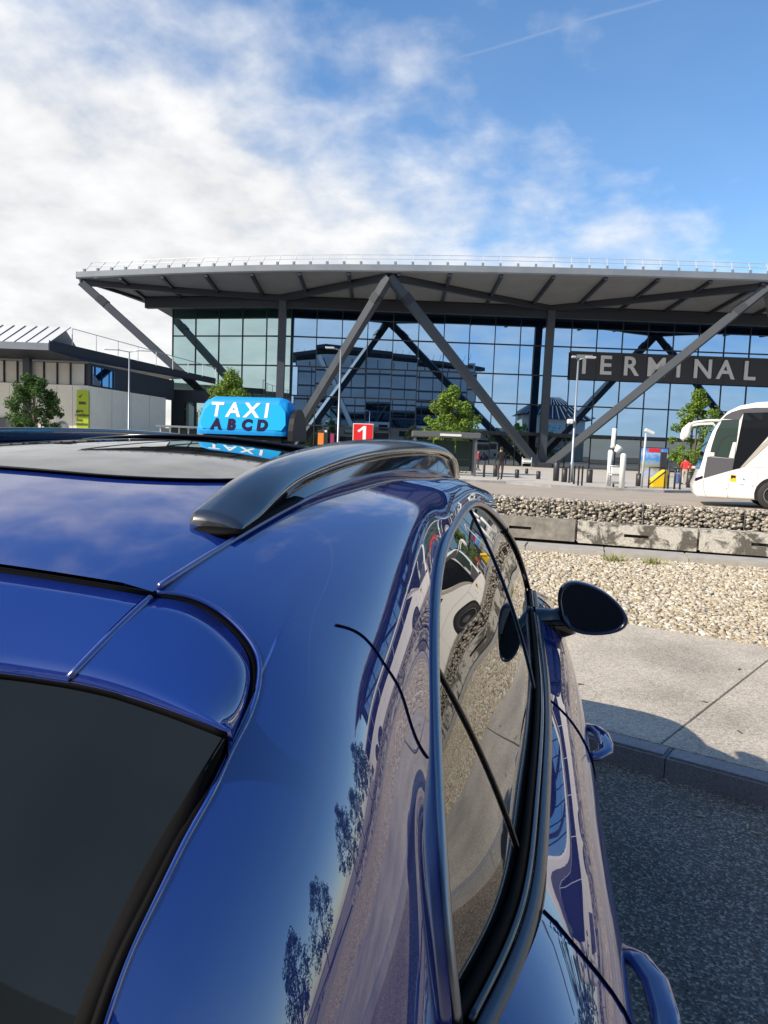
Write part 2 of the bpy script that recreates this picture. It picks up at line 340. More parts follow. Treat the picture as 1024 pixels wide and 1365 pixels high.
# splines and lofts
def nspline(Pn, t, tq):
    """natural cubic spline through rows of Pn at knots t, evaluated at tq"""
    Pn = np.asarray(Pn,float); t = np.asarray(t,float); n = len(t)
    if n == 2:
        w = ((np.asarray(tq)-t[0])/(t[1]-t[0]))[:,None]; return Pn[0]*(1-w)+Pn[1]*w
    h = np.diff(t); Am = np.zeros((n,n)); rhs = np.zeros((n,Pn.shape[1])); Am[0,0]=Am[-1,-1]=1
    for i in range(1,n-1):
        Am[i,i-1]=h[i-1]; Am[i,i]=2*(h[i-1]+h[i]); Am[i,i+1]=h[i]; rhs[i]=6*((Pn[i+1]-Pn[i])/h[i]-(Pn[i]-Pn[i-1])/h[i-1])
    m2 = np.linalg.solve(Am,rhs); tq=np.asarray(tq,float); k=np.clip(np.searchsorted(t,tq,'right')-1,0,n-2)
    hk=h[k][:,None]; a=((t[k+1]-tq)[:,None])/hk; b=1-a
    return a*Pn[k]+b*Pn[k+1]+((a**3-a)*m2[k]+(b**3-b)*m2[k+1])*hk**2/6
def chord(Pn, pw=0.5):
    d = np.linalg.norm(np.diff(np.asarray(Pn,float),axis=0),axis=1)**pw; return np.concatenate([[0],np.cumsum(d)])
def curve(Pn, n, uniform=True):
    Pn=np.asarray(Pn,float); t=chord(Pn); q=nspline(Pn,t,np.linspace(0,t[-1],400))
    L=np.concatenate([[0],np.cumsum(np.linalg.norm(np.diff(q,axis=0),axis=1))]); s=np.linspace(0,L[-1],n)
    return np.stack([np.interp(s,L,q[:,k]) for k in range(3)],1) if n<200 else q
def loft(sections, m, n, ends=None):
    S=np.stack([curve(s,m) for s in sections])               # (k,m,3)
    t=np.mean([chord(S[:,j]) for j in range(m)],axis=0); tq=np.linspace(0,t[-1],n)
    return np.stack([nspline(S[:,j],t,tq) for j in range(m)],1)   # (n,m,3)
def grid_vf(Gd, flip=False):
    n,m,_=Gd.shape; v=Gd.reshape(-1,3).tolist(); f=[]
    for i in range(n-1):
        for j in range(m-1):
            q=(i*m+j,i*m+j+1,(i+1)*m+j+1,(i+1)*m+j); f.append(q[::-1] if flip else q)
    return v,f
# ================================================================== THE SETTING
def sheet(name, pts, z, m):
    return tag(mesh(name, [(p[0],p[1],z) for p in pts], [tuple(range(len(pts)))], m), kind='structure')
ROADZ, PLZ, PAVZ = 0.10, 0.22, 0.12
far_ground = sheet('ground', [(-900,-700),(900,-700),(900,1300),(-900,1300)], -0.06, mat('dry_ground',(0.16,0.15,0.11),0.95,var=(0.22,0.20,0.15),scale=0.05))
# kerb line beside the taxi: from the car's nose towards the right
K0=Vector((0.485,4.052,0)); KD=Vector((0.911,-0.411,0)).normalized(); KN=Vector((-KD.y,KD.x,0))
def kp(t,o=0.0): p=K0+KD*t+KN*o; return (p.x,p.y)
sheet('parking_asphalt', [(-30,-60),(40,-60),kp(45),kp(-32)], 0.0, MT['asphalt'])
# pavement between the kerb and the gravel: slabs with open joints
NG0=Vector((1.044,7.027,0)); NGD=Vector((0.922,-0.387,0)).normalized()
FE0=Vector((0.056,11.954,0)); FED=Vector((3.594,-0.306,0)).normalized()
JD=Vector((1.226,2.146,0)).normalized()
J0=Vector((0.75,3.974,0))
def isect(p,d,q,e):
    den=d.x*e.y-d.y*e.x; t=((q.x-p.x)*e.y-(q.y-p.y)*e.x)/den; return p+d*t
pav = tag(bpy.data.objects.new('pavement',None),kind='structure'); COL.objects.link(pav)
KB=K0+KN*0.152
for k in range(-6,9):
    c=[]
    for kk,sg in ((k,1),(k+1,-1)):
        j=J0+KD*(kk*2.6+sg*0.004); c.append((isect(j,JD,KB,KD),isect(j,JD,NG0,NGD)))
    prism('paving_slab',[c[0][0].xy,c[1][0].xy,c[1][1].xy,c[0][1].xy],-0.04,PAVZ,MT['slab'],pav,bevel=0.004)
sheet('joint_bed',[ (KB+KD*-16).xy,(KB+KD*24).xy,(NG0+NGD*24).xy,(NG0+NGD*-16).xy ],PAVZ-0.03,MT['dark'])
kb = tag(bpy.data.objects.new('kerb',None),kind='structure'); COL.objects.link(kb)
for k in range(-16,24):
    p0,p1=k*1.0+0.35+0.003,(k+1)*1.0+0.35-0.003
    prism('kerb_stone',[kp(p0),kp(p1),kp(p1,0.148),kp(p0,0.148)],-0.05,PAVZ+0.002,MT['kerb'],kb,bevel=0.014)
# gravel bed
gb=[(NG0+NGD*-14).xy,(NG0+NGD*24).xy,(FE0+FED*30).xy,(FE0+FED*-14).xy]
sheet('gravel_bed',gb,0.075,MT['earth'])
def ico(sub):
    bm=bmesh.new(); bmesh.ops.create_icosphere(bm,subdivisions=sub,radius=1.0); v=np.array([x.co[:] for x in bm.verts]); f=np.array([[q.index for q in p.verts] for p in bm.faces]); bm.free(); return v,f
def scatter_stones(name,pts,sizes,sub,m,flat=0.6,parent=None,smooth=True,jit=0.21):
    v0,f0=ico(sub); n=len(pts); nv=len(v0)
    base=v0[None]*(1+RNG.normal(0,jit,(n,nv,1)))
    ang=RNG.uniform(0,2*math.pi,(n,3)); c,s=np.cos(ang),np.sin(ang)
    sc_=np.stack([sizes*RNG.uniform(.85,1.35,n),sizes*RNG.uniform(.7,1.0,n),sizes*RNG.uniform(flat*.7,flat*1.2,n)],1)
    q=base*sc_[:,None]
    tl=RNG.normal(0,0.35,(n,1)); x,y,z=q[...,0],q[...,1],q[...,2]
    y,z=y*np.cos(tl)-z*np.sin(tl),y*np.sin(tl)+z*np.cos(tl)
    x,y=x*c[:,:1]-y*s[:,:1],x*s[:,:1]+y*c[:,:1]
    vv=np.stack([x,y,z],-1)+np.asarray(pts)[:,None]
    ff=(f0[None]+(np.arange(n)*nv)[:,None,None]).reshape(-1,3)
    me=bpy.data.meshes.new(name); me.vertices.add(n*nv); me.vertices.foreach_set('co',vv.reshape(-1)); me.loops.add(len(ff)*3); me.loops.foreach_set('vertex_index',ff.reshape(-1).astype(np.int32))
    me.polygons.add(len(ff)); me.polygons.foreach_set('loop_start',np.arange(0,len(ff)*3,3,dtype=np.int32)); me.polygons.foreach_set('loop_total',np.full(len(ff),3,np.int32)); me.update(calc_edges=True)
    return link(name,me,m,parent,smooth)
def in_bed(p,mg=0.0):
    a=(p-np.array(NG0.xy)); na=a[:,0]*(-NGD.y)+a[:,1]*NGD.x; b=(p-np.array(FE0.xy)); nb=b[:,0]*(-FED.y)+b[:,1]*FED.x
    return (na>mg)&(nb<-mg)
def bed_points(x0,x1,sp):
    gx,gy=np.meshgrid(np.arange(x0,x1,sp),np.arange(2,13.2,sp)); p=np.stack([gx.ravel(),gy.ravel()],1)+RNG.uniform(-.45,.45,(gx.size,2))*sp
    return p[in_bed(p,0.02)]
near=bed_points(-0.8,6.6,0.038); h=RNG.uniform(0,0.025,len(near))
p3=np.concatenate([near,(0.088+h)[:,None]],1); k=RNG.random(len(near))<0.6
tag(scatter_stones('gravel',p3[k],RNG.uniform(.014,.036,k.sum()),2,MT['pebble']),kind='stuff'); 
tag(scatter_stones('gravel',p3[~k],RNG.uniform(.014,.036,(~k).sum()),2,MT['pebble2']),kind='stuff')
farp=np.concatenate([bed_points(6.6,16,0.075),bed_points(-8,-0.8,0.09)]); tag(scatter_stones('gravel',np.concatenate([farp,RNG.uniform(.08,.1,(len(farp),1))],1),RNG.uniform(.03,.055,len(farp)),1,MT['pebble']),kind='stuff')
# edging kerb along the far side of the gravel
ed_ = tag(bpy.data.objects.new('gravel_edging',None),kind='structure'); COL.objects.link(ed_)
FN=Vector((-FED.y,FED.x,0))
for k in range(-12,26):
    a=FE0+FED*(k*1.25+0.006); b=FE0+FED*((k+1)*1.25-0.006)
    prism('edging_stone',[a.xy,b.xy,(b+FN*0.62).xy,(a+FN*0.62).xy],0.0,0.19,MT['edging'],ed_,bevel=0.012)
# weeds in the gravel
def weed(px,py,label):
    g=G(px,py,0.11); v=[];f=[]
    for i in range(70):
        a=random.uniform(0,6.28); r=random.uniform(.03,.16); l=random.uniform(.05,.14); w=.007; b0=len(v)
        o=Vector((random.gauss(0,.09),random.gauss(0,.05),0)); d=Vector((math.cos(a)*r,math.sin(a)*r,l)); s=Vector((-math.sin(a),math.cos(a),0))*w
        v+=[o-s,o+s,o+d*.6+s,o+d*1.0]; f.append((b0,b0+1,b0+2,b0+3))
    o=mesh('weed_tuft',v,f,MT['weed']); o.location=g; tag(o,label,'weed','weeds in the gravel')
MT['weed']=mat_leaf('weed_green',(0.24,0.26,0.06),(0.36,0.36,0.12))
weed(868,752,'small yellow-green weed tuft in the gravel, second from the concrete edging kerb'); weed(818,748,'faint grass tuft in the gravel nearest the taxi windows')

# concrete barriers and gabions along the bus road
B0=Vector((-0.084,13.267,0)); BD=Vector((4.061,-0.529,0)).normalized(); BN=Vector((-BD.y,BD.x,0)); ang=math.atan2(BD.y,BD.x)
def barrier_mesh(L=1.985,H=0.37,D=0.36,sw=0.40,sh=0.055,sz=0.155):
    bm=bmesh.new()
    xs=[-L/2,-sw/2,sw/2,L/2]; zs=[0,sz,sz+sh,H]
    g=[[bm.verts.new((x,0,z)) for x in xs] for z in zs]
    for i in range(3):
        for j in range(3):
            if (i,j)==(1,1): continue
            bm.faces.new((g[i][j],g[i][j+1],g[i+1][j+1],g[i+1][j]))
    hole=[g[1][1],g[1][2],g[2][2],g[2][1]]; inn=[bm.verts.new((v.co.x,0.14,v.co.z)) for v in hole]
    for a in range(4): bm.faces.new((hole[a],inn[a],inn[(a+1)%4],hole[(a+1)%4]))
    bm.faces.new(inn)
    bk=[bm.verts.new((x,D,z)) for x,z in ((-L/2,0),(L/2,0),(L/2,H),(-L/2,H))]; bm.faces.new(bk[::-1])
    bm.faces.new([g[3][0],g[3][1],g[3][2],g[3][3],bk[2],bk[3]]); bm.faces.new([g[0][3],g[0][2],g[0][1],g[0][0],bk[0],bk[1]])
    bm.faces.new([g[0][0],g[1][0],g[2][0],g[3][0],bk[3],bk[0]]); bm.faces.new([g[3][3],g[2][3],g[1][3],g[0][3],bk[1],bk[2]])
    bmesh.ops.recalc_face_normals(bm,faces=bm.faces)
    es=[e for e in bm.edges if (e.verts[0].co.z>H-.01 and e.verts[1].co.z>H-.01) or (abs(abs(e.verts[0].co.x)-L/2)<.01 and abs(abs(e.verts[1].co.x)-L/2)<.01 and abs(e.verts[0].co.x-e.verts[1].co.x)<.01)]
    bmesh.ops.bevel(bm,geom=es,offset=0.022,segments=2,affect='EDGES')
    me=bpy.data.meshes.new('concrete_barrier'); bm.to_mesh(me); bm.free(); return me
# joints seen at image columns 768 and 913
tj=(isect(B0,BD,Vector((0,0,0)),(G(768,722,0.16)).xy.to_3d())-B0).dot(BD)
bmA=barrier_mesh(); bmA.materials.append(MT['concrete']); bmB=bmA.copy(); bmB.materials.clear(); bmB.materials.append(MT['paintconc'])
bl={-1:'bare grey weathered concrete barrier in front of the gabions, nearest the taxi',0:'flaking white concrete barrier beside the bare grey one',1:'flaking white concrete barrier at the right edge, below the bus'}
for k in range(-2,8):
    c=B0+BD*(tj+(k+0.5)*2.0); o=link('concrete_barrier',bmA if k<0 else bmB); o.location=(c.x,c.y,0.155+0.006*((k*7)%3)); o.rotation_euler=(0,0,ang+R_(((k*5)%3-1)*0.35))
    tag(o,bl.get(k,'bare grey concrete barrier hidden behind the taxi roof' if k<0 else 'white painted concrete barrier, %s in the row beyond the right picture edge'%('first','second','third','fourth','fifth','sixth')[k-2]),'barrier','concrete barriers along the bus road')
# gabions: wire baskets filled with broken stone
def gabion_stones(L,D,H,n):
    pts=[];sz=[]
    for i in range(n):
        x=random.uniform(-L/2+.03,L/2-.03); 
        if i<n*0.72: y=random.uniform(0.035,.06); z=random.uniform(H*0.42,H-.03)
        else: y=random.uniform(.05,D-.05); z=H-.04+random.uniform(-.02,.02)
        pts.append((x,y,z)); sz.append(random.uniform(.026,.046))
    return np.array(pts),np.array(sz)
gw=1.63
for k in range(-2,9):
    c=B0+BD*(tj+0.28+(k+0.0)*gw)+BN*0.40; g_=empty('gabion',(c.x,c.y,0.10),ang)
    L,D,H=gw-0.006,0.55,0.785
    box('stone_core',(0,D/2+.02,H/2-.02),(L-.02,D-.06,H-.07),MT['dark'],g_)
    pts,sz=gabion_stones(L,D,H,620 if -2<=k<=4 else 220)
    tag(scatter_stones('stone_fill',pts,sz,1,MT['gabion'],0.75,g_,False,0.2),kind='stuff')
    v=[];f=[]
    def addw(a,b):
        vv,fv=tube_vf([a,b],0.0035,4); b0=len(v); v.extend(vv); f.extend(tuple(i+b0 for i in q) for q in fv)
    for i in range(9): x=-L/2+L*i/8; addw((x,0,0.3),(x,0,H)); addw((x,0,H),(x,D,H))
    for i in range(6): z=0.3+(H-0.3)*i/5; addw((-L/2,0,z),(L/2,0,z))
    mesh('wire_mesh',v,f,MT['wire'],g_)
    place={-1:'leftmost one fully clear of the taxi',0:'above the joint of the bare and the white barrier',1:'above the middle white barrier',2:'above the joint of the two white barriers',3:'at the right edge below the bus'}.get(k,'hidden behind the taxi roof' if k<0 else '%s beyond the right picture edge'%('first','second','third','fourth','fifth')[k-4])
    tag(g_,'gabion basket of grey broken stone, '+place,'gabion','gabions along the bus road')

# bus road and far pavement (street frame)
sheet('bus_road',[V(-140,13.9).xy,V(14,10.6).xy,V(160,-8).xy,V(160,42).xy,V(-140,42).xy],ROADZ,MT['road'])
sheet('left_forecourt_road',[V(-140,13.9).xy,V(-140,42).xy,V(-140,43).xy],ROADZ-0.01,MT['road'])
FK=[(-150,40),(2.6,38.6),(6.4,38.2),(8.2,35.6),(13.4,34.6),(17.0,36.5),(19,44),(22,46),(160,46)]
plz=tag(bpy.data.objects.new('forecourt',None),kind='structure'); COL.objects.link(plz)
prism('paving',[V(a,b).xy for a,b in FK]+[V(160,160).xy,V(-150,160).xy],-0.05,PLZ-0.004,MT['plaza'],plz)
v=[];f=[]
for (a0_,b0_),(a1_,b1_) in zip(FK[:-1],FK[1:]):
    L=math.hypot(a1_-a0_,b1_-b0_); n=max(1,int(L/1.0))
    if L>60: continue
    for i in range(n):
        p=V(a0_+(a1_-a0_)*(i+.01)/n,b0_+(b1_-b0_)*(i+.01)/n); q=V(a0_+(a1_-a0_)*(i+.99)/n,b0_+(b1_-b0_)*(i+.99)/n); nn=Vector((-(q-p).y,(q-p).x,0)).normalized()*0.2
        prism('kerb_stone',[(p-nn*.05).xy,(q-nn*.05).xy,(q+nn).xy,(p+nn).xy],-0.04,PLZ+0.004,MT['kerb'],plz)
# ================================================================== TERMINAL
TB=86.0; GBk=89.2; ZF=19.75
fas=[(-36.2,84.4),(-9,77),(-0.6,75.8),(14.6,74.5),(39.3,73.7),(62,74.6),(90,78.5)]
fa=np.array(fas); fq=nspline(fa,chord(fa,1.0),np.linspace(0,chord(fa,1.0)[-1],240))
def fb(a): return float(np.interp(a,fq[:,0],fq[:,1]))
term=empty('terminal_building',V(14,GBk,0),0,'large glass airport terminal with overhanging roof and slanted steel struts','building')
TO=V(14,GBk,0)
def T(a,b,z): return V(a,b,z)-TO
def colpos(px,b): p=PB(px,b); d=p; return (p.x*CY+p.y*SY)
aA=colpos(371,TB); aB=colpos(722,TB); ap1=colpos(510,75.6); ap2=colpos(1008,73.8); aC=aB+(aB-aA); aTip=-35.8
L_=np.linspace(-36.2,88,50)
# fascia
v=[];f=[]
for i,a in enumerate(L_):
    for db,z in ((0,ZF),(-0.12,ZF+0.15),(-0.12,ZF+0.75),(0.25,ZF+0.85),(1.2,ZF+0.95)): v.append(T(a,fb(a)+db,z))
for i in range(len(L_)-1):
    for k in range(4): f.append((i*5+k,(i+1)*5+k,(i+1)*5+k+1,i*5+k+1))
mesh('fascia',v,f,MT['fascia'],term)
tipb=fb(-36.2)
mesh('side_fascia',[T(-36.25,tipb-0.1,ZF),T(-36.25,tipb-0.1,ZF+0.8),T(-29.2,101,ZF-0.9),T(-29.2,101,ZF-0.1)],[(0,1,3,2)],MT['fascia'],term)
# roof skin
v=[];f=[]
for a in L_: v.append(T(a,fb(a)+0.6,ZF+0.93)); v.append(T(max(a,-29),120,ZF+2.2))
for i in range(len(L_)-1): f.append((2*i,2*i+2,2*i+3,2*i+1))
mesh('roof',v,f,MT['fascia'],term)
# pale soffit panels between ribs, stepping from the fascia down to the ring beam
ZR=18.45
ribs=list(np.arange(-35.8,84,5.2))
for a0_,a1_ in zip(ribs[:-1],ribs[1:]):
    a0c,a1c=a0_+0.16,a1_-0.16
    def inn(a): return (max(a,-30.2+0.0) if a<-30.2 else a, TB+0.4 if a>-14 else TB+0.4+(-14-a)*0.24)
    i0,i1=inn(a0c),inn(a1c)
    mesh('soffit_panel',[T(a0c,fb(a0c)+0.15,ZF+0.02),T(a1c,fb(a1c)+0.15,ZF+0.02),T(i1[0],i1[1],ZR+0.55),T(i0[0],i0[1],ZR+0.55)],[(0,1,2,3)],MT['soffit'],term)
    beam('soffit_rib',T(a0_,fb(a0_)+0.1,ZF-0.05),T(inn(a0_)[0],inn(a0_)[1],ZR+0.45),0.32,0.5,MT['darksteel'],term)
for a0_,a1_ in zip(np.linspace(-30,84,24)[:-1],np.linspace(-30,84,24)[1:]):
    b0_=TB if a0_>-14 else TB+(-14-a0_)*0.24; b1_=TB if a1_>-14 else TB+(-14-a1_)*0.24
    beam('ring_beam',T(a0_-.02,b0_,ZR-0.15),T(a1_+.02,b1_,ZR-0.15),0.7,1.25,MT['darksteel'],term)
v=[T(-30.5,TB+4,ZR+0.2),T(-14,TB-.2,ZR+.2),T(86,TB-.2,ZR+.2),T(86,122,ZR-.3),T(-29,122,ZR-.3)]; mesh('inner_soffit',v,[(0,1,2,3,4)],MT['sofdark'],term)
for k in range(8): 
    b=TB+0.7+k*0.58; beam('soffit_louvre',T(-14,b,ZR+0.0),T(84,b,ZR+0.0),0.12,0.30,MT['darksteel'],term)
# columns, struts and zig-zag roof beams
apx=[(aTip,fb(aTip)+.5),(ap1,fb(ap1)+.5),(ap2,fb(ap2)+.5),(ap2+(ap2-ap1),fb(min(88,ap2+ap2-ap1))+.5)]
cl=[aA,aB,aC]
for i,a in enumerate(cl):
    w=0.86; beam('column',T(a,TB-0.2,PLZ-.02),T(a+0.15,TB-0.2,ZR),w,w,MT['steel'],term)
    for j in (i,i+1):
        pa,pb=apx[j]
        s=beam('strut',T(pa,pb,ZF-0.35),T(a+(0.55 if j>i else -0.55),TB-1.0,PLZ+0.2),0.82,0.82,MT['steel'],term)
        top=T(pa,pb,ZF-0.35); bot=T(a,TB-1.0,PLZ+0.2); 
        for w_ in (0.10,): 
            p=top.lerp(bot,w_); beam('strut_joint',top.lerp(bot,0.085),top.lerp(bot,0.125),0.9,0.9,MT['darksteel'],s)
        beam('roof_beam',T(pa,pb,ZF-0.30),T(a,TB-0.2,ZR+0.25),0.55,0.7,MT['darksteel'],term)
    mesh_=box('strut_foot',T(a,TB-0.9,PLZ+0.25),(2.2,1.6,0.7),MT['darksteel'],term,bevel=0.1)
# glazing
rows=[PLZ,4.25,7.8,11.35,14.9,18.3]
gx=[-27.6+3.1*i for i in range(36)]
def gb_(a): return GBk if a>-13 else GBk+(-13-a)*0.245
pm=bpy.data.meshes.new('window_pane'); pm.from_pydata([(-.5,0,-.5),(.5,0,-.5),(.5,0,.5),(-.5,0,.5)],[],[(0,1,2,3)]); pm.materials.append(MT['glass'])
pmg=pm.copy(); pmg.materials.clear(); pmg.materials.append(MT['glassg']); pmd=pm.copy(); pmd.materials.clear(); pmd.materials.append(MT['glassd'])
for i in range(len(gx)-1):
    a0_,a1_=gx[i],gx[i+1]; p0,p1=T(a0_,gb_(a0_),0),T(a1_,gb_(a1_),0); d=p1-p0; rz=math.atan2(d.y,d.x)
    for r in range(5):
        z0,z1=rows[r],rows[r+1]
        o=link('window_pane',pmd if r==0 else (pmg if i<5 else pm),None,term); o.location=(p0+p1)/2+Vector((0,0,(z0+z1)/2)); o.scale=(d.length-.07,1,z1-z0-.07)
        o.rotation_euler=(random.gauss(0,.0022),0,rz+random.gauss(0,.0022))
for i,a in enumerate(gx): beam('mullion',T(a,gb_(a)-.04,PLZ),T(a,gb_(a)-.04,18.5),0.085,0.20,MT['mull'],term)
for r in rows[1:-1]:
    beam('transom',T(-27.6,gb_(-27.6)-.03,r),T(-13,GBk-.03,r),0.12,0.16,MT['mull'],term); beam('transom',T(-13,GBk-.03,r),T(80,GBk-.03,r),0.12,0.16,MT['mull'],term)
mesh('end_wall',[T(-27.6,gb_(-27.6)+.05,0),T(-27.0,125,0),T(-27.0,125,18.5),T(-27.6,gb_(-27.6)+.05,18.5)],[(0,1,2,3)],MT['glassg'],term)
mesh('back_wall',[T(-27,GBk+6,0),T(86,GBk+1.5,0),T(86,GBk+1.5,18.6),T(-27,GBk+6,18.6)],[(0,1,2,3)],MT['mull'],term)
beam('canopy',T(9,GBk-1.3,4.15),T(40,GBk-1.3,4.15),2.2,0.35,MT['mull'],term)
# roof guard rail: leaning posts and two wires
for i,a in enumerate(np.arange(-35.4,84,1.78)):
    q=min(1,max(0,(a+34)/30)); lean=1.1-0.9*q
    beam('guard_post',T(a,fb(a)+0.4,ZF+0.85),T(a+lean*0.55,fb(a)+1.15,ZF+2.05),0.07,0.07,MT['galv'],term)
    if i%1==0: box('guard_foot',T(a,fb(a)+0.45,ZF+1.0),(0.22,0.3,0.34),MT['fascia'],term)
for zz_,db in ((2.05,1.15),(1.55,0.84)):
    tube('guard_rail',[T(a+0.3,fb(a)+db,ZF+zz_) for a in np.linspace(-35.4,84,60)],0.035,MT['galv'],term,seg=5)
# lettering over the entrance
sp=P(757,488,88.6); sa0=sp.x*CY+sp.y*SY; zt=P(760,470,88.6).z; zb_=P(760,506.5,88.6).z
sgn=empty('terminal_sign',V(sa0+17,88.6,zb_),0,'charcoal sign band with the silver word TERMINAL high on the glass facade','sign')
SO=V(sa0+17,88.6,zb_)
nb=11
for k in range(nb):
    a=sa0+k*3.1; beam('sign_panel',V(a+.01,88.65,(zt+zb_)/2)-SO,V(a+3.08,88.65,(zt+zb_)/2)-SO,0.16,zt-zb_,MT['signband'],sgn)
rz=R_(YAW)
for c,px in zip('TERMINAL',(775,803,836,870,899,931,961,992)):
    pp=P(px,490+(px-775)*0.045,88.4); a=pp.x*CY+pp.y*SY
    mtx=Matrix.Translation(V(a,88.48,(zt+zb_)/2)-SO)@Matrix.Rotation(rz,4,'Z')@Matrix.Rotation(R_(90),4,'X')
    text('letter',c,3.15,mtx,MT['letter'],sgn,extrude=0.06,bold=0.06)
# ================================================================== LEFT BUILDING (coach station hall)
lb=empty('coach_station_building',V(-36,64,0),0,'low cream concrete building with metal upper panels and dark overhanging roof on the left','building')
LO=V(-36,64,0)
def LL(a,b,z): return V(a,b,z)-LO
pc=P(122,515,62); ca=pc.x*CY+pc.y*SY; zw=pc.z; zu=P(122,487,62).z
pe=P(222,531,75); ea=pe.x*CY+pe.y*SY
for k in range(16):
    a1_=ca-k*1.35; a0_=a1_-1.31; q=0.08+0.02*((k*7)%3)
    beam('wall_backing',LL(a0_-.03,62.3,zw/2-.1),LL(a1_,62.3,zw/2-.1),0.1,zw-.2,MT['dark'],lb)
    beam('wall_panel',LL(a0_,62+q,zw/2),LL(a1_,62+q,zw/2),0.3,zw,MT['beige'],lb)
for k in range(20):
    a1_=ca-0.5-k*1.35*0.84; a0_=a1_-1.06
    beam('upper_panel',LL(a0_,62.35,(zw+zu)/2+.05),LL(a1_,62.35,(zw+zu)/2+.05),0.12,zu-zw,MT['panel'],lb)
    beam('panel_fin',LL(a0_-.06,62.25,zw),LL(a0_-.06,62.25,zu+.1),0.07,0.25,MT['mull'],lb)
beam('upper_backing',LL(ca-26,62.6,(zw+zu)/2),LL(ca-.1,62.6,(zw+zu)/2),0.2,zu-zw+.2,MT['mull'],lb)
for k,(t0,t1) in enumerate(((0,.25),(.255,.5),(.505,.75),(.755,1))):
    p,q=Vector((ca,62,0)).lerp(Vector((ea,75,0)),t0),Vector((ca,62,0)).lerp(Vector((ea,75,0)),t1)
    beam('side_wall_panel',LL(p.x,p.y,zw/2-.02),LL(q.x,q.y,zw/2-.02),0.3,zw-.04,MT['beige'],lb)
p,q=Vector((ca-.1,62.4,0)),Vector((ea-.1,75,0)); beam('side_upper_wall',LL(p.x,p.y,(zw+zu)/2),LL(q.x+.4,q.y+2,(zw+zu)/2),0.2,zu-zw+.3,MT['mull'],lb)
for t0,t1 in ((.02,.11),(.13,.20),(.215,.27)):
    p,q=Vector((ca,62.3,0)).lerp(Vector((ea,75,0)),t0),Vector((ca,62.3,0)).lerp(Vector((ea,75,0)),t1)
    beam('side_window',LL(p.x+.06,p.y,(zw+zu)/2),LL(q.x+.06,q.y,(zw+zu)/2),0.12,(zu-zw)*.86,MT['glass'],lb)
# link block between the hall and the terminal
for (a0_,a1_,b_,z0,z1,m_) in ((ea-.5,-18.0,80,0,P(225,520,80).z,MT['mull']),):
    beam('link_wall',LL(a0_,b_,(z0+z1)/2),LL(a1_,b_,(z0+z1)/2),1.0,z1-z0,m_,lb)
for t in range(3): beam('link_window',LL(ea+0.9+t*1.3,79.4,3.6),LL(ea+1.9+t*1.3,79.4,3.6),0.1,4.6,MT['glassg'],lb)
# roof: dark soffit, grey fascia and a leaning standing-seam parapet
fz=P(72,468,58.5).z; fa_=P(72,468,58.5); fca=fa_.x*CY+fa_.y*SY
pr=P(290,512,84); rca=pr.x*CY+pr.y*SY; rz_=pr.z
v=[LL(fca,58.5,fz),LL(fca-50,58.5,fz),LL(fca-50,90,fz),LL(rca,84,rz_)]; mesh('soffit',[p-Vector((0,0,.05)) for p in v]+[LL(ca-.2,62.2,zu+.25),LL(ca-50,62.2,zu+.25)],[(0,1,5,4),(0,4,3),],MT['darksteel'],lb)
mesh('roof_side_fascia',[LL(fca,58.45,fz-.05),LL(rca,84,rz_-.1),LL(rca,84,rz_+.55),LL(fca,58.45,fz+.75)],[(0,1,2,3)],MT['darksteel'],lb)
beam('fascia',LL(fca-50,58.4,fz+.22),LL(fca+.02,58.4,fz+.22),0.2,0.55,MT['fascia'],lb)
lean=1.25
for k in range(26):
    a1_=fca-k*0.92+0.0; a0_=a1_-0.88
    mesh('parapet_sheet',[LL(a0_,58.4,fz+.5),LL(a1_,58.4,fz+.5),LL(a1_+lean,59.6,fz+1.95),LL(a0_+lean,59.6,fz+1.95)],[(0,1,2,3)],MT['roofmetal'],lb)
    beam('parapet_seam',LL(a1_+.02,58.37,fz+.5),LL(a1_+lean+.02,59.57,fz+1.98),0.035,0.06,MT['mull'],lb)
v=[LL(fca+lean*0,58.5,fz+.5),LL(rca,84,rz_+.6),LL(rca-20,100,rz_+1),LL(fca-50,100,fz+1.5),LL(fca-50,59.6,fz+1.9),LL(fca+lean*.6,59.6,fz+1.9)]; mesh('roof',v,[(0,1,2,3,4,5)],MT['fascia'],lb)
for k in range(9):
    t=k/8; p=Vector((fca+1.2,60,fz+.8)).lerp(Vector((rca,84,rz_+.6)),t); beam('guard_post',LL(p.x,p.y,p.z-.2),LL(p.x,p.y,p.z+1.15),0.06,0.06,MT['galv'],lb)
tube('guard_rail',[LL(fca+1.2,60,fz+1.95),LL(rca,84,rz_+1.75)],0.04,MT['galv'],lb,seg=5)
beam('corner_post',LL(P(42,500,61.9).x*CY+P(42,500,61.9).y*SY,61.9,0.3),LL(P(43,470,61.9).x*CY+P(43,470,61.9).y*SY,61.9,zu+.4),0.55,0.55,MT['steel'],lb)
def wallpx(px): p=P(px,550,61.8); return p.x*CY+p.y*SY
for px,w in ((72,.42),(85,.44)):
    a=wallpx(px); pts=[(a-w,PLZ),(a+w,PLZ)]+[(a+w*math.cos(t),2.55+w*math.sin(t)) for t in np.linspace(0,math.pi,10)]
    if px==72: pts=[(a-w,PLZ),(a+w,PLZ),(a+w,2.3),(a-w,2.3)]
    mesh('wall_niche',[LL(x,61.86,z) for x,z in pts],[tuple(range(len(pts)))],MT['soffit'],lb)
for px in (14.5,):
    a=wallpx(px); beam('notice_board',LL(a-.9,61.75,2.0),LL(a+.9,61.75,2.0),0.12,2.2,MT['mull'],lb); beam('notice',LL(a-.2,61.66,2.1),LL(a+.75,61.66,2.1),0.06,1.7,MT['signband'],lb)
